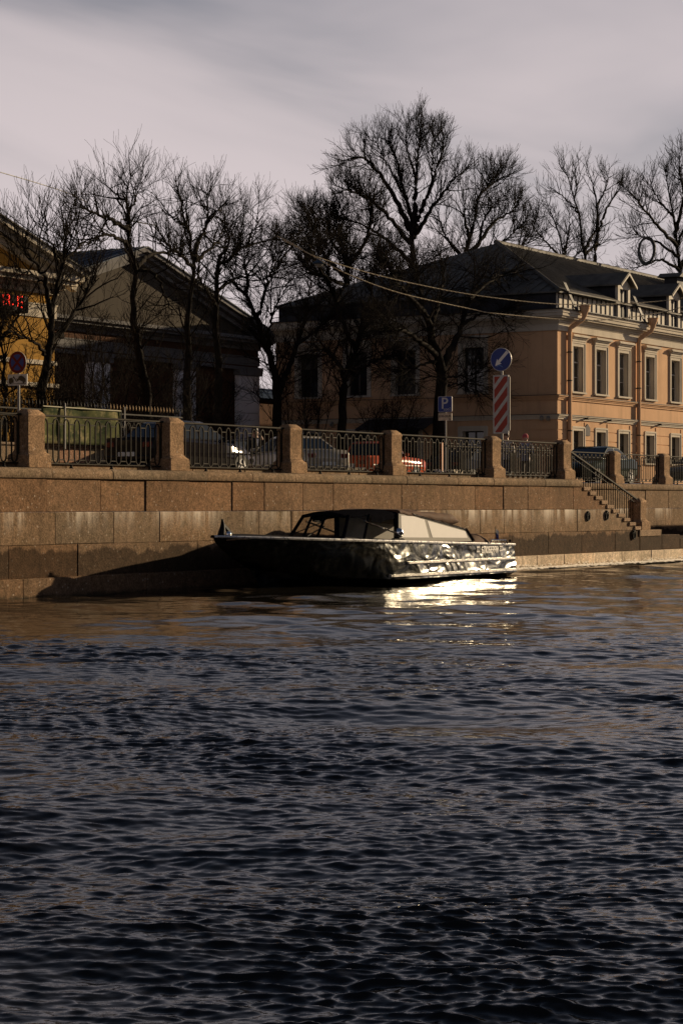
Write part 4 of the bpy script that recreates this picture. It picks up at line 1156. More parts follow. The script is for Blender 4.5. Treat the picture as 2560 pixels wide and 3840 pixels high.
tree('large bare tree cut by the right edge of the photo', 60.0, [
    ([(2552,1640),(2550,1250),(2548,1050),(2534,871),(2520,769),(2500,650),(2490,560)], .36, .04, 0),
    ([(2535,900),(2450,797),(2385,704),(2340,650)], .15, .03, -1.0),
    ([(2545,1010),(2478,965),(2420,985),(2370,1000)], .13, .03, 1.0),
    ([(2530,860),(2560,700),(2545,580),(2550,480)], .16, .03, -1.2),
    ([(2540,950),(2470,890),(2400,860),(2340,850)], .12, .02, 1.5),
    ([(2525,780),(2460,690),(2430,600)], .10, .02, .8),
    ([(2548,1000),(2600,880),(2640,760),(2640,620)], .16, .03, .6),
    ([(2540,900),(2580,760),(2600,640)], .12, .03, -.6)], 113, .9, n1=11, l1=(1.5,3.0), up=.4, rmin=.011)
tree('thin leafless shrub tree at the left edge', 43.8, [
    ([(20,1600),(18,1400),(10,1250),(30,1150),(20,1060)], .08, .015, 0),
    ([(12,1270),(60,1200),(90,1130)], .05, .012, .5),
    ([(15,1350),(-30,1280),(-60,1200)], .05, .012, -.5)], 115, .9, l1=(.9,2.0), up=.4)
def shrub(label, px, b0, h, seed, nst=9, spread=.35):
    rng = np.random.default_rng(seed); q_ = at(px, 1800, b0); base = Vector((q_.x, q_.y, GZ))
    P_, R_ = [], []
    for k in range(nst):
        th = rng.uniform(0, 6.28); L = h*rng.uniform(.65, 1.05); lean = spread*rng.uniform(.3, 1.2); c_ = np.array([rng.normal(0,.12), rng.normal(0,.12), -.05]); d_ = np.array([math.cos(th)*lean, math.sin(th)*lean, 1.0]); pts = [c_]
        for j in range(12):
            d_ = d_+rng.normal(size=3)*.09; d_ = d_/np.linalg.norm(d_); pts.append(pts[-1]+d_*L/12)
        P_.append(pts); R_.append(np.linspace(.035, .012, 13)*rng.uniform(.7, 1.2))
    P_, R_ = np.array(P_), np.array(R_)
    A_, Ar = grow(rng, P_, R_, 9, .8, 1.9, .016, .75, .35, 6, .17, .12)
    B_, Br = grow(rng, A_, Ar, 5, .4, 1.1, .010, .7, .25, 5, .2, .1)
    C_, Cr = grow(rng, B_, Br, 3, .25, .6, .008, .7, .2, 4, .2, .1)
    t_ = thing('bare_shrub', label, 'shrub', base, 'bare shrubs behind the garden fence')
    for nm, items in (('stems', ((P_, R_, 5),)), ('twigs', ((A_, np.maximum(Ar, .007), 4), (B_, np.maximum(Br, .006), 3), (C_, np.maximum(Cr, .005), 3)))):
        V_2, Q_2, o_2 = [], [], 0
        for p_, r_, n_ in items: V, Q = tubes_np(p_, r_, n_); V_2.append(V); Q_2.append(Q+o_2); o_2 += len(V)
        o_ = bpy.data.objects.new(nm, mesh_np(nm, np.concatenate(V_2), np.concatenate(Q_2), M['twig'])); COL.objects.link(o_); o_.parent = t_
for lab, px, b_, h_, sd in (('bare shrub at the left edge before the ochre building', 45, 43.4, 3.2, 201), ('bare shrub right of the slender tree above the green banner', 235, 43.6, 4.2, 202), ('tall bare shrub before the left end of the dark gable', 340, 46.0, 6.2, 203), ('bare shrub between the two leftmost garden trees', 440, 47.5, 6.0, 204),
        ('bare shrub right of the left-leaning tree', 620, 47.0, 5.6, 205), ('bare shrub between the pale pilasters', 785, 52.0, 5.0, 207), ('bare shrub right of the forked tree by the salmon wall', 1140, 49.0, 5.0, 209), ('bare shrub left of the old thick trunk', 1450, 47.5, 4.6, 210)):
    shrub(lab, px, b_, h_, sd)

# ------------------------------------------------------------------ boat
BX, BY, BL = 36.35, 24.9, 11.4
boat = thing('motor_boat', 'long black and polished-metal cabin motor boat moored along the granite wall', 'boat', (BX, BY, 0))
def gbeam(s): return 1.2*math.sin(math.pi/2*min(1, s/.47))**.72*(1 if s < .47 else 1-.17*((s-.47)/.53)**1.2)
def sheer(s): return 1.10-.30*s + .03*(1-s)**3
def chz(s): return .13+.30*(1-min(1, s/.42))**1.5
ROWS = 9
def hull_pt(s, v):
    """v 0 keel, .3 chine, 1 gunwale"""
    xs = 2.3*(1-v)**1.5
    if v <= .3:
        f = v/.3; y = (.98*gbeam(s)*min(1.04, .50+s*1.6))*f; z = -.45+(chz(s)+.45)*f
    else:
        f = (v-.3)/.7; cw = .98*gbeam(s)*min(1.095, .50+s*1.6); gw = gbeam(s)
        flare = f**(1.0+.9*(1-min(1, s/.45))); y = cw+(gw-cw)*flare; z = chz(s)+(sheer(s)-chz(s))*f
    return (xs+(BL-xs)*s, y, z)
def side_y(x, z):
    s = x/BL
    for _ in range(12):
        f = (z-chz(s))/(sheer(s)-chz(s)); v = .3+.7*max(0, min(1, f)); xs = 2.3*(1-v)**1.5; s = (x-xs)/(BL-xs)
    return hull_pt(s, v)[1]
m = NT('hull_metal'); p = m.pos()
n1 = m.n('TexNoise', i_Scale=1.0, i_Detail=2.0, i_Roughness=.5, i_Distortion=.8, i_Vector=m.mapped(p, (1.0,1,1.7))).outputs[0]; n2 = m.noise(p, 7, 4, .6)
m.set(Base_Color=m.mix(m.rng(n2, .35, .7), (.05,.054,.048), (.11,.108,.098)), Metallic=1.0, Roughness=m.rng(n2, .3, .7, .13, .24))
h = m.math('ADD', n1, m.math('MULTIPLY', n2, .035)); m.bump(h, .75, .13)
HULL = m.mat
ALU = plain('brushed_aluminium', (.62,.60,.56), .32, .85, .15, 14)
BLACKC = plain('black_canvas', (.007,.007,.009), 1.0, 0, .3, 12, .0)
BROWNC = plain('brown_canvas', (.10,.052,.028), .85, 0, .3, 12, .2, .3)
VINYL = plain('pale_vinyl_window', (.86,.84,.81), .6, 0, .04, 3, .1)
VINYLF = plain('grey_vinyl_border', (.36,.345,.31), .7, 0, .1, 8, .1)
CHROME = plain('chrome', (.75,.74,.72), .1, 1.0, .05)
BDECK = plain('dark_deck', (.012,.011,.011), .6, 0, .25, 6, .1)
mb = MB(); S_ = [0, .012, .03, .06, .1, .15, .2, .26, .32, .38, .43, .48, .54, .62, .7, .78, .86, .94, 1.0]
V_ = [0, .15, .3, .302, .42, .54, .66, .78, .9, 1.0]
for side in (-1, 1):
    rows = []
    for s in S_:
        rows.append([(BX+hull_pt(s,v)[0], BY+side*hull_pt(s,v)[1], hull_pt(s,v)[2]) for v in V_])
    mb.loft(rows, caps=False, closed=False)
tr = [(BX+BL, BY-hull_pt(1,v)[1], hull_pt(1,v)[2]) for v in V_]+[(BX+BL, BY+hull_pt(1,v)[1], hull_pt(1,v)[2]) for v in V_[::-1]]
mb.add(tr, [tuple(range(len(tr)))])
hull = mb.build('hull', HULL, boat, smooth=35)
# deck
mb = MB(); rows = []
for s in S_[1:]:
    g_ = gbeam(s)-.02; z = sheer(s)-.015; cm_ = .10*max(0, 1-s/.55)**.5*min(1, s*14)
    rows.append([(BX+BL*s, BY-g_, z), (BX+BL*s, BY-g_*.5, z+cm_*.8), (BX+BL*s, BY, z+cm_), (BX+BL*s, BY+g_*.5, z+cm_*.8), (BX+BL*s, BY+g_, z)])
mb.loft(rows, caps=False, closed=False); mb.build('deck', BDECK, boat, smooth=60)
for side in (-1, 1):
    mb = MB(); rings = []
    for s in S_:
        x, y, z = hull_pt(s, 1); x, y = BX+x, BY+side*y
        rings.append([(x, y-.045, z-.03), (x, y+.045, z-.03), (x, y+.05, z+.0), (x, y+.035, z+.022), (x, y-.035, z+.022), (x, y-.05, z)])
    mb.loft(rings); mb.build('gunwale', ALU, boat, smooth=40)
    for (zf, s0) in ((.0, .50), (1.0, .435)):
        mb = MB(); rings = []
        for k in range(12):
            s = s0+(.995-s0)*k/11; x = BL*s; z = (.50-.03*s) if zf == 0 else (.235-.04*s)
            y = side_y(x, z); hh = .032 if zf == 0 else .036
            q = BY+side*(y-.02); e = BY+side*(y+.05)
            rings.append([(BX+x, q, z-hh), (BX+x, e, z-hh*.6), (BX+x, e, z+hh*.6), (BX+x, q, z+hh)])
        mb.loft(rings); mb.build('rubbing_strake', ALU, boat)
# bow fittings
mb = MB(); mb.tube([(BX+.30,BY,1.10),(BX+.33,BY,1.22),(BX+.36,BY,1.34),(BX+.34,BY,1.47)], [.09,.075,.05,.02], 7); mb.tube([(BX+.40,BY+.02,1.36),(BX+.75,BY+.05,1.15)], [.04,.05], 5); mb.build('bow_anchor', BDECK, boat, smooth=60)
mb = MB(); mb.lathe([(.02,0),(.06,.02),(.07,.06),(.05,.1),(.01,.12)], (BX+.32,BY-.16,1.11), 10); mb.build('bow_lamp', CHROME, boat, smooth=60)
mb = MB(); mb.tube([(BX+.25,BY-.15,1.05),(BX+.5,BY-.28,1.07),(BX+.95,BY-.42,1.08)], .025, 6); mb.build('bow_fairlead', CHROME, boat)
# canopy: roof
hwc = .74
def roof_ring(x, z, w): return [(BX+x, BY-w, z-.06), (BX+x, BY-w*.9, z), (BX+x, BY-w*.45, z+.05), (BX+x, BY, z+.065), (BX+x, BY+w*.45, z+.05), (BX+x, BY+w*.9, z), (BX+x, BY+w, z-.06), (BX+x, BY+w*.85, z-.07), (BX+x, BY, z-.0), (BX+x, BY-w*.85, z-.07)]
mb = MB(); mb.loft([roof_ring(4.22,1.545,.56), roof_ring(4.45,1.56,.62), roof_ring(5.0,1.58,.71), roof_ring(5.6,1.595,.76), roof_ring(6.1,1.60,.78), roof_ring(6.75,1.60,.78)]); mb.build('canopy_roof', BLACKC, boat, smooth=50)
def bar(mb, p, q, r=.03, n=6): mb.tube([(BX+p[0],BY+p[1],p[2]), (BX+q[0],BY+q[1],q[2])], r, n)
GL = NT('boat_glass')
GL.set(Base_Color=(.02,.02,.02,1), Roughness=.03, Alpha=.22)
GL.b.inputs['Specular IOR Level'].default_value = .3
for side in (-1, 1):
    w = .78*side
    for p_, q_, r_ in (((3.93,.68*side,1.04), (4.33,.57*side,1.52), .04), ((4.62,w,1.0), (4.95,.72*side,1.54), .03), ((6.05,w-.01*side,.95), (6.05,.77*side,1.56), .055)):
        mb = MB(); bar(mb, p_, q_, r_); mb.build('window_post', BLACKC, boat)
    mb = MB(); bar(mb, (3.93,.68*side,1.04), (6.05,w,.96), .03); mb.build('window_sill_rail', BDECK, boat)
    mb = MB(); bar(mb, (4.7,.75*side,1.40), (6.0,w,1.14), .022); mb.build('grab_rail', CHROME, boat)
    for (q, nm) in (([(4.02,.685*side,1.06),(4.60,w,1.03),(4.92,.72*side,1.52),(4.38,.58*side,1.52)], 'quarter_window'), ([(4.66,w,1.0),(6.0,w,.97),(6.0,.77*side,1.53),(4.98,.725*side,1.52)], 'side_window')):
        mb = MB(); mb.add([(BX+a_,BY+b_,c_) for a_,b_,c_ in q], [(0,1,2,3)]); mb.build(nm, GL.mat, boat)
    # sagging canvas above the second window
    mb = MB(); mb.add([(BX+a_,BY+b_,c_) for a_,b_,c_ in ((4.95,.745*side,1.545),(6.04,.785*side,1.56),(6.04,.79*side,1.46),(5.65,.78*side,1.43),(5.35,.77*side,1.36),(5.0,.76*side,1.38))], [(0,1,2,3,4,5)]); mb.build('canvas_flap', BLACKC, boat)
    # pale rear window panels
    y_ = BY+side*.80
    def panel(name, pts, mat, off):
        mb_ = MB(); d = side*off
        mb_.loft([[(BX+x_, y_+d-side*.0, z_) for x_, z_ in pts], [(BX+x_, y_+d-side*.012, z_) for x_, z_ in pts]]); return mb_.build(name, mat, boat)
    panel('rear_curtain', [(6.11,.955),(9.62,.90),(9.30,1.17),(6.75,1.545),(6.11,1.575)], VINYLF, 0)
    panel('rear_window', [(6.22,1.03),(7.50,1.01),(7.28,1.42),(6.75,1.50),(6.20,1.52)], VINYL, .006)
    panel('rear_window', [(7.66,1.01),(9.36,.98),(9.27,1.13),(7.42,1.395)], VINYL, .006)
    mb = MB(); mb.tube([(BX+6.7,y_+side*.01,1.555),(BX+9.3,y_+side*.01,1.185)], .018, 5); mb.build('canopy_bow', CHROME, boat)
    mb = MB(); mb.tube([(BX+9.30,y_,1.19),(BX+9.70,y_,.90)], .03, 5); mb.build('rear_curtain_edge', BLACKC, boat)
mb = MB(); mb.add([(BX+3.97,BY-.66,1.06),(BX+3.97,BY+.66,1.06),(BX+4.34,BY+.56,1.52),(BX+4.34,BY-.56,1.52)], [(0,1,2,3)]); mb.build('windscreen', GL.mat, boat)
mb = MB(); bar(mb, (3.95,-.68,1.05), (3.95,.68,1.05), .03); bar(mb, (3.95,0,1.05), (4.33,0,1.54), .03); mb.build('windscreen_frame', BLACKC, boat)
mb = MB(); bar(mb, (3.1,.2,1.09), (4.25,.0,1.40), .012, 4); bar(mb, (3.25,-.2,1.09), (4.1,-.1,1.30), .014, 4); mb.build('stay_rod', BDECK, boat)
# rolled brown canvas lying on the sloping rear frame
mb = MB(); rings = []
for k in range(15):
    f = k/14; x = 6.15+2.75*f; zc = 1.585-.20*f+.015*math.sin(k*2.1); rz_ = .075+.085*f+.012*math.sin(k*1.7); ry = .82
    if k == 14: rz_ *= .5
    rings.append([(BX+x, BY-ry*math.copysign(abs(math.cos(t_))**.22, math.cos(t_)), zc+rz_*math.sin(t_)*(1+.12*math.sin(k+3*t_))) for t_ in [2*math.pi*j/14 for j in range(14)]])
mb.loft(rings); mb.build('rolled_canvas', BROWNC, boat, smooth=60)
# engine cover, lamp, cleats, stern rail
mb = MB(); rings = []
for k in range(9):
    f = k/8; x = 9.62+.85*f; h_ = .24*math.sin(math.pi*(.18+.75*f))**.7
    rings.append([(BX+x, BY-.62+.22*math.cos(t_), .84+h_*max(0, math.sin(t_))) for t_ in [math.pi*j/8 for j in range(9)]])
mb.loft(rings); mb.build('engine_cover', BROWNC, boat, smooth=60)
mb = MB(); mb.lathe([(.02,-.10),(.09,-.07),(.115,0),(.10,.06),(.04,.10),(.005,.11)], (0,0,0), 14); mb.xf(Matrix.Translation((BX+5.72,BY-1.02,1.14)) @ Matrix.Rotation(R(90),4,'Y') @ Matrix.Rotation(R(25),4,'X')); sl_ = mb.build('searchlight', CHROME, boat, smooth=60)
mb = MB(); mb.tube([(BX+5.72,BY-1.02,1.08),(BX+5.72,BY-1.02,.95)], .025, 6); mb.tube([(BX+5.5,BY-1.0,.98),(BX+5.95,BY-1.0,.97)], .05, 7); mb.build('searchlight_bracket', BDECK, boat)
mb = MB(); mb.tube([(BX+9.92,BY-1.12,.85),(BX+9.96,BY-1.12,.92),(BX+10.75,BY-1.12,.90),(BX+10.80,BY-1.12,.83)], .018, 6); mb.build('stern_rail', CHROME, boat)
for x in (7.9, 8.05, 10.95):
    mb = MB(); mb.tube([(BX+x,BY-1.12,.86),(BX+x,BY-1.12,.92)], .03, 7); mb.build('cleat', BDECK, boat)
mb = MB(); mb.tube([(BX+10.55,BY-.95,.82),(BX+10.52,BY-.95,1.24)], .011, 5); fs = mb.build('flagstaff', CHROME, boat)
FW = plain('flag_white', (.7,.68,.66), .8); FB = plain('flag_blue', (.03,.06,.28), .8); FR = plain('flag_red', (.38,.03,.025), .8)
for k, mt in enumerate((FW, FB, FR)):
    mb = MB(); v_ = []; f_ = []
    for i in range(7):
        for j in range(2):
            u = i/6; q = 1-(k+j)/3
            v_.append((BX+10.53+.20*u*(.55+.2*q), BY-.95+.03*math.sin(u*7), .93+.30*q-.16*u))
    for i in range(6): f_.append((2*i, 2*i+2, 2*i+3, 2*i+1))
    mb.add(v_, f_); mb.build('flag_band', mt, fs)
def text_mesh(txt, size, mat, M4, name, parent, extrude=.002, bold=0.0, sx=1.0):
    cu = bpy.data.curves.new('txt', 'FONT'); cu.body = txt; cu.size = size; cu.extrude = extrude; cu.align_x = 'CENTER'; cu.align_y = 'CENTER'; cu.offset = bold; cu.resolution_u = 3
    ob = bpy.data.objects.new('txt', cu); COL.objects.link(ob)
    dg = bpy.context.evaluated_depsgraph_get(); me = bpy.data.meshes.new_from_object(ob.evaluated_get(dg))
    bpy.data.objects.remove(ob); bpy.data.curves.remove(cu)
    me.name = name; me.materials.clear(); me.materials.append(mat)
    me.transform(Matrix.Translation(-ORG[parent.name]) @ M4 @ Matrix.Diagonal((sx,1,1,1)))
    o_ = bpy.data.objects.new(name, me); COL.objects.link(o_); o_.parent = parent; ORG[o_.name] = ORG[parent.name]; return o_
WP = plain('white_paint', (.75,.73,.70), .5, 0, .05); WPD = plain('dull_white_paint', (.48,.47,.45), .5, 0, .15, 9); BP = plain('black_paint', (.015,.015,.015), .4)
zt0 = .685; yt = side_y(9.95, zt0)
tsl = math.atan2(side_y(9.45, zt0)-side_y(10.45, zt0), 1.0)
text_mesh('БЛЮБЕРРИ', .20, WP, Matrix.Translation((BX+9.95, BY-yt-.022, zt0)) @ Matrix.Rotation(tsl, 4, 'Z') @ Matrix.Rotation(R(90), 4, 'X'), 'boat_name', boat, .003, .006, .82)
for xx in (9.33, 10.60):
    for k, mt in enumerate((FW, BP, FW)):
        mb = MB(); mb.box(BX+xx-.08, BX+xx+.08, BY-side_y(xx,zt0)-.014, BY-side_y(xx,zt0)+.01, zt0+.06-.05*k, zt0+.10-.05*k); mb.build('side_emblem', mt, boat)

# ------------------------------------------------------------------ signs (faces look along -X, towards the traffic)
BLUE = plain('sign_blue', (.010,.036,.21), .5, 0, .12, 8); REDS = plain('sign_red', (.31,.034,.022), .5, 0, .15, 8); GREYB = plain('sign_back', (.3,.3,.3), .5, .4)
def disc(mb, c, r, x0, x1, n=32): mb.loft([[(x0, c.y+r*math.cos(2*math.pi*k/n), c.z+r*math.sin(2*math.pi*k/n)) for k in range(n)], [(x1, c.y+r*math.cos(2*math.pi*k/n), c.z+r*math.sin(2*math.pi*k/n)) for k in range(n)]])
def yz_poly(mb, c, pts, x0, x1):
    # pts given as seen by the viewer: u to the right (= -Y), v up
    mb.loft([[(x0, c.y-u, c.z+v) for u, v in pts], [(x1, c.y-u, c.z+v) for u, v in pts]])
def TM(c, x, u, v): # text facing -X
    return Matrix.Translation((x, c.y-u, c.z+v)) @ Matrix(((0,0,-1,0),(-1,0,0,0),(0,1,0,0),(0,0,0,1)))
def post(t, c, x, ztop, r=.038, mat='steel'):
    mb = MB(); mb.tube([(x, c.y, GZ), (x, c.y, ztop)], r, 10); mb.build('post', M[mat], t)
# no stopping + tow-away plate
RED_SHADED = plain('shaded_sign_red', (.14,.020,.016), .6, 0, .2, 8, .1)  # darker copy of the sign red, with the face's shade put into the paint
c = at(67, 1359, 39.0); t = thing('road_sign', 'round blue no-stopping sign with red cross above a tow-away plate', 'road sign', (c.x, c.y, GZ))
r = .305; post(t, c, c.x+.05, c.z+.2)
mb = MB(); disc(mb, c, r, c.x-.006, c.x+.02); mb.build('sign_disc', M['steel'], t)
mb = MB(); disc(mb, c, r*.985, c.x-.012, c.x-.007); mb.build('red_ring', RED_SHADED, t)
mb = MB(); disc(mb, c, r*.74, c.x-.016, c.x-.0125); mb.build('blue_field', BLUE, t)
mb = MB()
for sgn in (-1, 1):
    d = Vector((1, sgn)).normalized(); e = Vector((-d.y, d.x)); w = .036; L = r*.76
    pts = [d*L+e*w, d*-L+e*w, d*-L-e*w, d*L-e*w]; yz_poly(mb, c, [(p_.x, p_.y) for p_ in pts], c.x-.019-(.002 if sgn > 0 else 0), c.x-.0165)
mb.build('red_cross', RED_SHADED, t)
cp = Vector((c.x, c.y, at(62, 1424, 39.0).z))
mb = MB(); yz_poly(mb, cp, [(-.34,-.155),(.34,-.155),(.34,.155),(-.34,.155)], cp.x-.008, cp.x+.015); mb.build('plate', WPD, t)
mb = MB()
for u0, w, v0, v1 in ((-.31,.62,-.115,-.10),): yz_poly(mb, cp, [(u0,v0),(u0+w,v0),(u0+w,v1),(u0,v1)], cp.x-.012, cp.x-.0085)
yz_poly(mb, cp, [(-.30,-.08),(-.13,-.08),(-.13,.02),(-.17,.02),(-.20,.07),(-.30,.04)], cp.x-.012, cp.x-.0085)
yz_poly(mb, cp, [(-.19,.03),(-.13,.11),(-.03,-.02),(.0,-.02),(.0,-.05),(-.04,-.05),(-.13,.06),(-.17,.03)], cp.x-.0125, cp.x-.0085)
yz_poly(mb, cp, [(-.05,.04),(.02,.02),(.05,.09),(.14,.12),(.22,.08),(.29,.02),(.29,-.07),(.20,-.06),(.04,.0),(-.05,.02)], cp.x-.012, cp.x-.0085)
for u_, v_ in ((-.24,-.085), (.22,-.07), (.02,-.0)): yz_poly(mb, cp, [(u_+.035*math.cos(k), v_+.035*math.sin(k)) for k in [2*math.pi*j/10 for j in range(10)]], cp.x-.013, cp.x-.0085)
mb.build('tow_pictogram', BP, t)
# parking
c = at(1668, 1516, 39.6); t = thing('road_sign', 'square blue parking sign with hours plate on a thin post', 'road sign', (c.x, c.y, GZ))
post(t, c, c.x+.05, c.z+.25, .03)
def rsq(h, r_=.05, n=4): return [(sx*(h-r_)+r_*math.cos(a0+k*math.pi/2/n), sy*(h-r_)+r_*math.sin(a0+k*math.pi/2/n)) for sx, sy, a0 in ((1,1,0),(-1,1,math.pi/2),(-1,-1,math.pi),(1,-1,1.5*math.pi)) for k in range(n+1)]
mb = MB(); yz_poly(mb, c, rsq(.30), c.x-.006, c.x+.02); mb.build('sign_plate', WPD, t)
mb = MB(); yz_poly(mb, c, rsq(.285), c.x-.010, c.x-.0065); mb.build('blue_field', BLUE, t)
text_mesh('P', .60, WPD, TM(c, c.x-.013, -.02, .02), 'letter', t, .002, .004)
text_mesh('coo2', .16, WPD, TM(c, c.x-.013, .10, -.19), 'scrawl', t, .001)
cp = Vector((c.x, c.y, at(1668, 1563, 39.6).z)); 
mb = MB(); yz_poly(mb, cp, [(-.29,-.14),(.29,-.14),(.29,.14),(-.29,.14)], cp.x-.006, cp.x+.015); mb.build('hours_plate', plain('cream_plate', (.52,.42,.30), .5), t)
text_mesh('8.00-20.00', .125, BP, TM(cp, cp.x-.009, 0, .02), 'hours_text', t, .001, .002)
mb = MB(); yz_poly(mb, cp, [(.2+.025*math.cos(k), -.09+.03*math.sin(k)) for k in [2*math.pi*j/10 for j in range(10)]], cp.x-.009, cp.x-.0065); mb.build('clock_mark', BP, t)
# keep-left arrow + striped panel
c = at(1877, 1348, 33.0); t = thing('road_sign', 'round blue arrow sign above a tall red and white striped panel', 'road sign', (c.x, c.y, GZ))
post(t, c, c.x+.06, c.z+.3, .05)
r = .39
mb = MB(); disc(mb, c, r, c.x-.006, c.x+.02, 40); mb.build('sign_disc', WPD, t)
mb = MB(); disc(mb, c, r*.95, c.x-.010, c.x-.0065, 40); mb.build('blue_field', BLUE, t)
d = Vector((-.70, -.72)).normalized(); e = Vector((-d.y, d.x))
def ap(l, w): q = d*l+e*w; return (q.x, q.y)
mb = MB(); yz_poly(mb, c, [ap(-.36,.055), ap(-.36,-.055), ap(.10,-.05), ap(.08,-.115), ap(.30,0), ap(.08,.115), ap(.10,.05)], c.x-.014, c.x-.0105); mb.build('arrow', WP, t)
mb = MB(); yz_poly(mb, c, [(-.17,-.24),(-.05,-.20),(.10,-.27),(.05,-.23),(-.04,-.175),(-.15,-.215)], c.x-.0135, c.x-.0105); mb.build('paint_scratch', plain('pale_scratch', (.12,.25,.5), .5), t)
pz0, pz1 = at(1880, 1626, 33.0).z, at(1880, 1407, 33.0).z; hw = .285
cp = Vector((c.x, c.y, pz0)); Hh = pz1-pz0
mb = MB(); yz_poly(mb, cp, [(-hw,0),(hw,0),(hw,Hh),(-hw,Hh)], cp.x-.010, cp.x+.02); mb.build('panel', WPD, t)
mb = MB(); yz_poly(mb, cp, [(hw+.003,.1),(hw+.035,.1),(hw+.035,Hh-.06),(hw+.003,Hh-.06)], cp.x+.021, cp.x+.05); mb.build('panel_edge', M['steel'], t)
iw = hw-.045
for k in range(5):
    # stripes rise to the right; clip a parallelogram to the panel
    v0 = -.28+k*.475; band = .30; rise = .62*1.0
    poly = [(-iw, v0), (iw, v0+rise*.95), (iw, v0+rise*.95+band), (-iw, v0+band)]
    def clip(poly, lim, keep_below):
        out = []
        for i in range(len(poly)):
            a_, b_ = poly[i-1], poly[i]; ia = (a_[1] <= lim) == keep_below; ib = (b_[1] <= lim) == keep_below
            if ia != ib: f_ = (lim-a_[1])/(b_[1]-a_[1]); out.append((a_[0]+(b_[0]-a_[0])*f_, lim))
            if ib: out.append(b_)
        return out
    poly = clip(poly, Hh-.045, True)
    if len(poly) > 2: poly = clip(poly, .045, False)
    if len(poly) > 2:
        mb = MB(); yz_poly(mb, cp, poly, cp.x-.014, cp.x-.0105); mb.build('red_stripe', REDS, t)

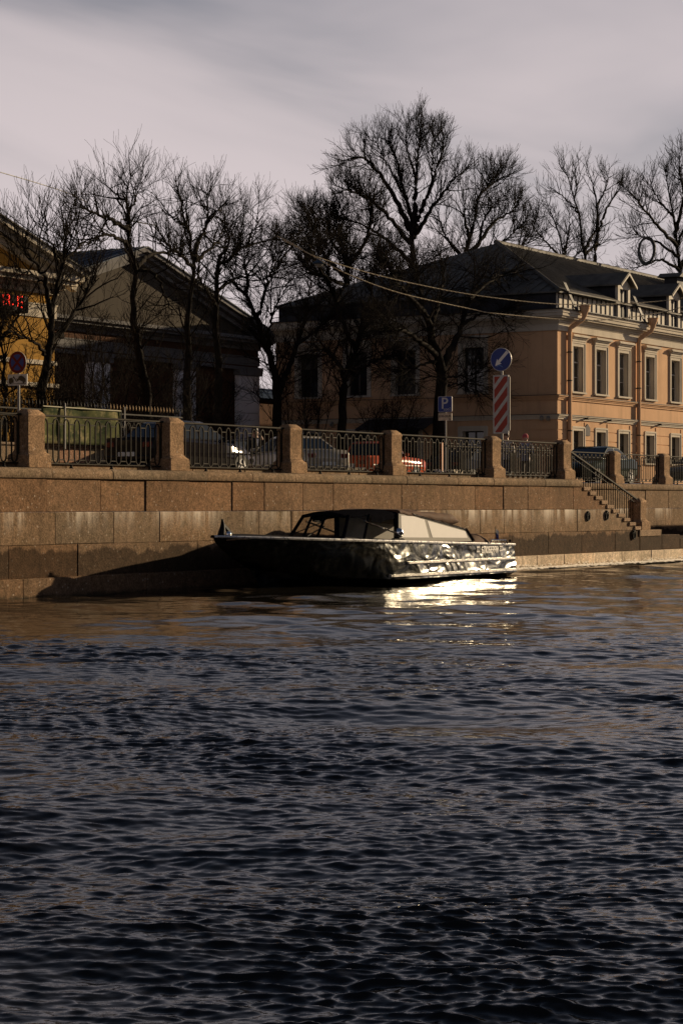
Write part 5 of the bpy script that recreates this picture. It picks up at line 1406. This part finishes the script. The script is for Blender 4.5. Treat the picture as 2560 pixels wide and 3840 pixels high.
# ------------------------------------------------------------------ cars
TYRE = plain('tyre', (.018,.018,.018), .8); RIM = plain('rim', (.28,.28,.28), .4, .3, .1); CGL = glass_dark('car_glass', (.012,.016,.02), .04); CGL.node_tree.nodes['Principled BSDF'].inputs['Specular IOR Level'].default_value = .25
TAIL = plain('tail_light', (.13,.010,.008), .35); HEADL = plain('head_light', (.22,.22,.21), .3, .0, .2, 6, .2); PLATE = plain('number_plate', (.6,.6,.58), .5)
def paint(name, col, metal=.2):
    m_ = NT(name); n_ = m_.noise(m_.pos(), 5, 3); m_.set(Base_Color=m_.mix(n_, tuple(x*.9 for x in col), tuple(min(1,x*1.1) for x in col)), Roughness=.10, Metallic=metal*.3); m_.b.inputs['Specular IOR Level'].default_value = .12; return m_.mat
def car(name, label, loc, heading, pm, style='sedan'):
    """heading: angle of the car's nose from +X; origin at the middle of the car on the ground"""
    t = thing(name, label, 'car', (0,0,0), 'cars on the embankment street')
    boxy = style == 'boxy'
    L, W, Ht = (4.1, 1.62, 1.44) if boxy else (4.7, 1.82, 1.46)
    h = L/2; hw = W/2
    # stations: x, bottom, belt top, half width factor
    if boxy: st = [(-h,.42,.84,.93),(-h+.06,.34,.92,.98),(-h+.9,.30,.93,1),(-.6,.26,.93,1),(.55,.26,.93,1),(h-.5,.30,.88,1),(h-.08,.34,.84,.98),(h,.42,.76,.93)]
    else: st = [(-h,.48,.82,.80),(-h+.10,.34,.98,.92),(-h+.55,.28,1.02,.98),(-.9,.24,.98,1),(.7,.24,.94,1),(h-.75,.26,.86,.98),(h-.25,.30,.74,.90),(h,.42,.60,.74)]
    mb = MB(); rings = []
    for x, z0, z1, f in st:
        w = hw*f; rings.append([(x,-w*.94,z0),(x,-w,z0+.10),(x,-w,(z0+z1)/2),(x,-w*.985,z1-.09),(x,-w*.90,z1),(x,0,z1+.02),(x,w*.90,z1),(x,w*.985,z1-.09),(x,w,(z0+z1)/2),(x,w,z0+.10),(x,w*.94,z0)])
    mb.loft(rings); body = mb.build('body', pm, t, smooth=35)
    # cabin
    if boxy: bz, x0, x1, t0, t1, tw = .92, -h+1.0, .62, -h+1.25, .18, .80
    else: bz, x0, x1, t0, t1, tw = .96, -h+.75, 1.05, -h+1.55, .15, .74
    bw = hw*.92; twd = hw*tw; tz = Ht-.06
    mb = MB(); mb.loft([[(x0,-bw,bz),(x1,-bw,bz),(x1,bw,bz),(x0,bw,bz)],[(t0,-twd,tz),(t1,-twd,tz),(t1,twd,tz),(t0,twd,tz)]]); mb.build('cabin_frame', pm, t)
    mb = MB(); mb.loft([[(t0-.03,-twd-.01,tz),(t1+.04,-twd-.01,tz),(t1+.04,twd+.01,tz),(t0-.03,twd+.01,tz)],[(t0+.1,-twd+.1,Ht),(t1-.1,-twd+.1,Ht),(t1-.1,twd-.1,Ht),(t0+.1,twd-.1,Ht)]]); mb.build('roof', pm, t, smooth=50)
    def pane(nm, A, B, C, D, ins=.10, off=.008):
        A, B, C, D = map(Vector, (A, B, C, D)); cen = (A+B+C+D)/4; nrm = (B-A).cross(D-A).normalized()
        if nrm.dot(cen-Vector((0,0,1.1))) < 0: nrm = -nrm
        mb_ = MB(); mb_.add([p_+(cen-p_)*ins+nrm*off for p_ in (A,B,C,D)], [(0,1,2,3)]); mb_.build(nm, CGL, t)
    pane('windscreen', (x1,-bw,bz), (x1,bw,bz), (t1,twd,tz), (t1,-twd,tz)); pane('rear_screen', (x0,-bw,bz), (x0,bw,bz), (t0,twd,tz), (t0,-twd,tz))
    for s in (-1, 1):
        xm, tm = (x0+x1)/2-.05, (t0+t1)/2-.05
        pane('side_window', (x0,s*bw,bz), (xm,s*bw,bz), (tm,s*twd,tz), (t0,s*twd,tz)); pane('side_window', (xm,s*bw,bz), (x1,s*bw,bz), (t1,s*twd,tz), (tm,s*twd,tz))
        for xw in (-h+.85, h-.82):
            mb = MB(); n = 18; R_ = .31
            for (ra, rb_, ya, yb_) in ((R_, R_, hw-.17, hw-.01),):
                mb.loft([[(xw+R_*math.cos(2*math.pi*k/n), s*ya, R_+R_*math.sin(2*math.pi*k/n)) for k in range(n)], [(xw+R_*math.cos(2*math.pi*k/n), s*(hw+.005), R_+R_*math.sin(2*math.pi*k/n)) for k in range(n)]])
            wh = mb.build('wheel', TYRE, t, smooth=40)
            mb = MB(); mb.loft([[(xw+.19*math.cos(2*math.pi*k/n), s*(hw+.006), R_+.19*math.sin(2*math.pi*k/n)) for k in range(n)], [(xw+.17*math.cos(2*math.pi*k/n), s*(hw+.02), R_+.17*math.sin(2*math.pi*k/n)) for k in range(n)]])
            for k in range(5):
                a_ = 2*math.pi*k/5; mb.tube([(xw, s*(hw+.022), R_), (xw+.17*math.cos(a_), s*(hw+.022), R_+.17*math.sin(a_))], .03, 4)
            mb.build('rim', RIM, wh)
        zl = .66 if boxy else .64; zt_ = .70 if boxy else .80
        mb = MB(); mb.cbox(h-.16, h-.0 if boxy else h-.10, min(s*hw*.45,s*hw*.80), max(s*hw*.45,s*hw*.80), zl-.06, zl+.06, .02); mb.build('headlight', HEADL, t)
        mb = MB(); mb.cbox(-h-.012, -h+.10, min(s*hw*.50,s*hw*.80), max(s*hw*.50,s*hw*.80), zt_-.07, zt_+.07, .015); mb.build('tail_light', TAIL, t)
        mb = MB(); mb.cbox(x1-.22, x1-.05, min(s*bw,s*(bw+.16)), max(s*bw,s*(bw+.16)), bz+.02, bz+.13, .02); mb.build('wing_mirror', pm, t)
        mb = MB(); mb.box(-h+.3, h-.35, s*hw-.012, s*hw+.012, .60, .635); mb.build('side_trim', ALU if boxy else pm, t)
    for sx in (-1, 1):
        mb = MB(); mb.cbox(min(sx*(h-.05),sx*(h+.07)), max(sx*(h-.05),sx*(h+.07)), -hw*.82, hw*.82, .40, .52, .03); mb.build('bumper', ALU if boxy else pm, t)
    mb = MB(); mb.box(-h-.085, -h-.072, -.26, .26, .50 if not boxy else .54, .61 if not boxy else .65); mb.build('number_plate', PLATE, t)
    t.location = loc; t.rotation_euler = (0, 0, heading)
    return t
car('parked_car', 'glossy black sedan at the railing beside the dark-suited man', (48.0, 33.9, GZ), 0, paint('black_car_paint', (.012,.01,.011), .1))
car('parked_car', 'dark blue car behind the right end of the green banner', (56.6, 39.9, GZ), R(4), paint('blue_car_paint', (.015,.04,.11)))
car('parked_car', 'pale silver sedan showing its rear behind the railing', (60.6, 38.4, GZ), R(62), paint('silver_car_paint', (.42,.38,.31), .6))
car('parked_car', 'boxy red sedan parked behind the railing', (66.6, 38.6, GZ), 0, paint('red_car_paint', (.42,.085,.035), 0), 'boxy')
car('parked_car', 'dark green car with a sun glint behind the stair railing', (76.6, 35.0, GZ), R(180), paint('green_car_paint', (.02,.035,.025), .4))
car('parked_car', 'black car behind the pedestrian in the pink hat', (76.5, 40.2, GZ), 0, paint('black_car_paint_b', (.012,.012,.014), .2))
car('parked_car', 'dark car at the right edge beyond the last pier', (88.2, 35.2, GZ), R(180), paint('dark_car_paint', (.02,.02,.022), .3))
car('parked_car', 'dark car parked in the shade behind the suited man', (62.8, 42.2, GZ), 0, paint('grey_car_paint', (.02,.022,.025), .3))

# ------------------------------------------------------------------ people
SKIN = plain('skin', (.42,.24,.16), .6)
def skin_mesh(name, joints, edges, mat, parent, root=0, sub=2):
    me = bpy.data.meshes.new(name); me.from_pydata([j[:3] for j in joints], edges, []); me.materials.append(mat)
    o_ = bpy.data.objects.new(name, me); COL.objects.link(o_); o_.parent = parent
    md = o_.modifiers.new('skin', 'SKIN'); md.use_smooth_shade = True
    for i, j in enumerate(joints):
        sv = me.skin_vertices[0].data[i]; sv.radius = (j[3], j[4] if len(j) > 4 else j[3]); sv.use_root = (i == root)
    s_ = o_.modifiers.new('sub', 'SUBSURF'); s_.levels = 1; s_.render_levels = sub
    return o_
def person(label, loc, heading, top, trousers, hair, hat=None, phone=False, stride=.16, long_coat=False, shirt=None):
    t = thing('person', label, 'person', (0,0,0), 'pedestrians on the embankment street')
    # facing +X, left = +Y
    def arm(s, raised):
        if raised: return [(0,s*.19,1.43,.06),(.06,s*.27,1.18,.05),(.20,s*.17,1.42,.038),(.19,s*.11,1.52,.034)]
        return [(0,s*.19,1.43,.06),(-.02,s*.25,1.14,.05),(.08,s*.24,.90,.036),(.11,s*.23,.82,.034)]
    J = [(0,0,.95,.135),(0,0,1.15,.125),(0,0,1.38,.13),(0,0,1.50,.06),(.02,0,1.60,.085,.075),(.025,0,1.70,.09,.08),(.11,0,1.63,.022)]
    E_ = [(0,1),(1,2),(2,3),(3,4),(4,5),(4,6)]
    arms = {}
    for s in (-1, 1):
        A = arm(s, phone and s == 1); b0 = len(J); J += A; E_ += [(2,b0),(b0,b0+1),(b0+1,b0+2),(b0+2,b0+3)]; arms[s] = A
        hx, hy, hz = A[3][:3]; dz = -1 if not (phone and s == 1) else 1
        for k in range(5):
            f0 = len(J); off = (k-2)*.016; ln = (.055,.075,.082,.075,.06)[k]
            if k == 0: J += [(hx+.03, hy, hz+dz*.015, .009), (hx+.05, hy-s*.01, hz+dz*.04, .008)]
            else: J += [(hx+off*.9, hy-s*.004, hz+dz*ln*.6, .009), (hx+off*.9+.012, hy-s*.014, hz+dz*ln*1.1, .008)]
            E_ += [(b0+3, f0), (f0, f0+1)]
    legs = []
    for s in (-1, 1):
        b0 = len(J); st_ = stride*s
        Lg = [(0,s*.10,.90,.09),(st_*.55+.04,s*.10,.50,.062),(st_-(.06 if s < 0 else 0),s*.10,.10,.045),(st_+.13,s*.10,.045,.04)]
        J += Lg; E_ += [(0,b0),(b0,b0+1),(b0+1,b0+2),(b0+2,b0+3)]; legs.append(Lg)
    skin_mesh('body', J, E_, SKIN, t, 0)
    # jacket
    g_ = .03; zb_ = .62 if long_coat else .86
    JJ = [(0,0,zb_,.165),(0,0,1.0,.17),(0,0,1.18,.155),(0,0,1.38,.165),(0,0,1.46,.09)]; EE = [(0,1),(1,2),(2,3),(3,4)]
    for s in (-1, 1):
        A = arms[s]; b0 = len(JJ); JJ += [(x,y,z,r_+g_) for x,y,z,r_ in A[:3]]; EE += [(3,b0),(b0,b0+1),(b0+1,b0+2)]
    skin_mesh('jacket', JJ, EE, top, t, 1)
    JJ = [(0,0,.97,.145),(0,0,.90,.14)]; EE = [(0,1)]
    for Lg in legs:
        b0 = len(JJ); JJ += [(x,y,z,r_+.022) for x,y,z,r_ in Lg[:3]]; EE += [(1,b0),(b0,b0+1),(b0+1,b0+2)]
    skin_mesh('trousers', JJ, EE, trousers, t, 0)
    for Lg in legs:
        x, y, z = Lg[2][:3]; mb = MB(); mb.loft([[(x+dx, y+dy*.05, zz_) for dy in (-1,1)] + [(x+dx, y+dy*.04, zz_+h_) for dy in (1,-1)] for dx, zz_, h_ in ((-.08,.0,.10),(0,.0,.13),(.10,.0,.09),(.19,.0,.05))]); mb.build('shoe', BP if shirt or hat else WP, t, smooth=60)
    mb = MB()
    mb.lathe([(.045,-.10),(.098,-.06),(.108,.02),(.10,.08),(.06,.125),(.01,.14)], (.0,0,1.685), 12)
    mb.v = [(x-.015 if z < 1.66 else x+.01, y, z) for x, y, z in mb.v]
    mb.build('hat' if hat else 'hair', hat or hair, t, smooth=80)
    for s in (-1, 1): mb = MB(); mb.lathe([(.005,-.03),(.02,-.01),(.02,.015),(.005,.03)], (.03,s*.098,1.63), 6); mb.build('ear', SKIN, t, smooth=80)
    if shirt:
        mb = MB(); mb.loft([[(.168,-.05,1.42),(.168,.05,1.42),(.178,.012,1.18),(.178,-.012,1.18)],[(.18,-.05,1.42),(.18,.05,1.42),(.19,.012,1.18),(.19,-.012,1.18)]]); mb.build('shirt', shirt, t)
    if phone:
        mb = MB(); mb.cbox(.16, .25, .105, .118, 1.50, 1.64, .005); mb.build('phone', BP, t)
    t.location = loc; t.rotation_euler = (0, 0, heading); return t
DK = plain('dark_suit', (.012,.012,.014), .8); JEAN = plain('jeans', (.06,.08,.14), .85); HAIRD = plain('dark_hair', (.02,.014,.01), .6); HAIRB = plain('brown_hair', (.10,.05,.025), .6)
PINK = plain('pink_hat', (.42,.09,.10), .9); DENIM = plain('grey_blue_jacket', (.22,.23,.30), .85); LIGHT = plain('pale_jacket', (.48,.44,.42), .85)
q = at(955, 1700, 40.0); person('man in dark suit holding a phone to his ear, facing the railing', (q.x, q.y, GZ), R(-115), DK, DK, HAIRD, phone=True, stride=.05, shirt=WP)
q = at(1968, 1700, 35.4); person('pedestrian in a pink hat and grey-blue jacket', (q.x, q.y, GZ+.0), R(200), DENIM, DK, HAIRB, hat=PINK, stride=.1)
q = at(1896, 1700, 35.0); person('pedestrian in pale clothes walking below the striped panel', (q.x, q.y, GZ), R(195), LIGHT, JEAN, HAIRB, stride=.22)

# ------------------------------------------------------------------ small street things
q = at(1655, 1740, 38.9)
t = thing('marker_post', 'thin orange marker post behind the parking sign', 'post', (q.x, q.y, GZ))
mb = MB(); mb.cbox(q.x-.05, q.x+.05, q.y-.04, q.y+.04, GZ, GZ+1.55, .012); mb.build('post', plain('orange_paint', (.45,.14,.03), .5), t)
mb = MB(); mb.cbox(q.x-.054, q.x+.054, q.y-.044, q.y+.044, GZ+.3, GZ+.5, .012); mb.build('white_band', WP, t)
q = at(1702, 1770, 33.5)
t = thing('pale_box', 'small pale double box standing behind the railing', 'box', (q.x, q.y, GZ))
for dx in (-.17, .17):
    mb = MB(); mb.cbox(q.x+dx-.15, q.x+dx+.15, q.y-.15, q.y+.15, GZ+.0, GZ+.38, .02); mb.build('box', plain('cream_board', (.5,.42,.32), .8), t)

# ------------------------------------------------------------------ overhead cables
def cable(name, label, pts, b0, b1, r=.015, twist=True, mat=None):
    P3 = [tuple(at(px, py, b0+(b1-b0)*i/(len(pts)-1))) for i, (px, py) in enumerate(pts)]
    S = cr_spline(P3, 14); mb = MB()
    if twist:
        L = 0; strands = [[], []]
        for i, p_ in enumerate(S):
            if i: L += np.linalg.norm(S[i]-S[i-1])
            strands[0].append(p_); strands[1].append(p_)
        # dense helix of two strands
        sl = np.concatenate([[0], np.cumsum(np.linalg.norm(np.diff(S, axis=0), axis=1))]); q_ = np.arange(0, sl[-1], .06)
        C_ = np.stack([np.interp(q_, sl, S[:,j]) for j in range(3)], 1)
        for ph in (0, math.pi):
            off = np.stack([np.zeros(len(q_)), np.cos(q_*14+ph)*r*.8, np.sin(q_*14+ph)*r*.8], 1)
            V, Q = tubes_np((C_+off)[None], np.full((1, len(q_)), r*.75), 4)
            mb.add([tuple(v) for v in V], [tuple(int(k) for k in f) for f in Q])
    else: mb.tube([tuple(p_) for p_ in S], r, 5)
    return tag(mb.build(name, mat or CABLE, smooth=60), label, 'cable', 'overhead cables')
CABLE = plain('pale_cable', (.42,.34,.22), .7); WIRE = plain('black_wire', (.02,.02,.02), .6)
cable('overhead_cable', 'upper twisted pale cable sagging past the salmon house', [(1040,885),(1110,920),(1184,962),(1407,1030),(1659,1086),(1860,1118),(2083,1140),(2306,1140),(2494,1127),(2580,1112)], 42, 34)
cable('overhead_cable', 'lower twisted pale cable sagging past the salmon house', [(1060,900),(1120,930),(1184,965),(1240,997),(1342,1044),(1510,1102),(1770,1160),(1860,1176),(2101,1198),(2172,1203),(2329,1194),(2494,1168),(2590,1140)], 42, 34)
cable('overhead_wire', 'short pale wire crossing the second dormer at the right edge', [(2494,1166),(2530,1185),(2590,1215)], 36, 34, .014, False, CABLE)
cable('overhead_wire', 'thin dark wire running from the left edge into the trees', [(-40,632),(0,645),(120,680),(250,722),(330,760)], 44, 47, .016, False, WIRE)
cable('overhead_wire', 'thin dark wire holding the coiled cable above the roof', [(1960,924),(2083,915),(2200,905),(2391,890),(2440,886),(2590,868)], 60, 44, .02, False, WIRE)
c = at(2422, 940, 49.0); s_ = (CA*c.x+SA*c.y)/FPX
mb = MB(); rr = random.Random(3)
for k in range(9):
    rv = 49*s_*rr.uniform(.93,1.07); rh = rv*.95; oy = rr.uniform(-.08,.08); oz = rr.uniform(-.05,.05)
    # loop hangs in a plane turned about 55 degrees from the view
    ang = math.atan2(SA, CA)+R(32)
    mb.ring([(c.x+rh*math.cos(j)*math.cos(ang)+oy*.6, c.y+rh*math.cos(j)*math.sin(ang)+oy, c.z+oz+rv*math.sin(j)) for j in [2*math.pi*i/26 for i in range(26)]], .030, 5)
tag(mb.build('cable_coil', WIRE, smooth=60), 'black coil of spare cable hanging from the wire above the roof', 'cable coil')
q = at(1195, 985, 41.9)
t = thing('street_lamp', 'small street lamp hanging from the cables among the branches', 'street lamp', q)
mb = MB(); mb.lathe([(.02,.22),(.06,.2),(.08,.08),(.22,.02),(.24,-.03),(.18,-.06)], q, 12); mb.build('lamp_shade', M['roof_blue'], t, smooth=50)
mb = MB(); mb.lathe([(.16,-.06),(.13,-.12),(.05,-.16),(.01,-.17)], q, 12); mb.build('lamp_glass', HEADL, t, smooth=60)
mb = MB(); mb.tube([(q.x,q.y,q.z+.2),(q.x,q.y,q.z+.5)], .02, 5); mb.build('hanger', M['iron'], t)
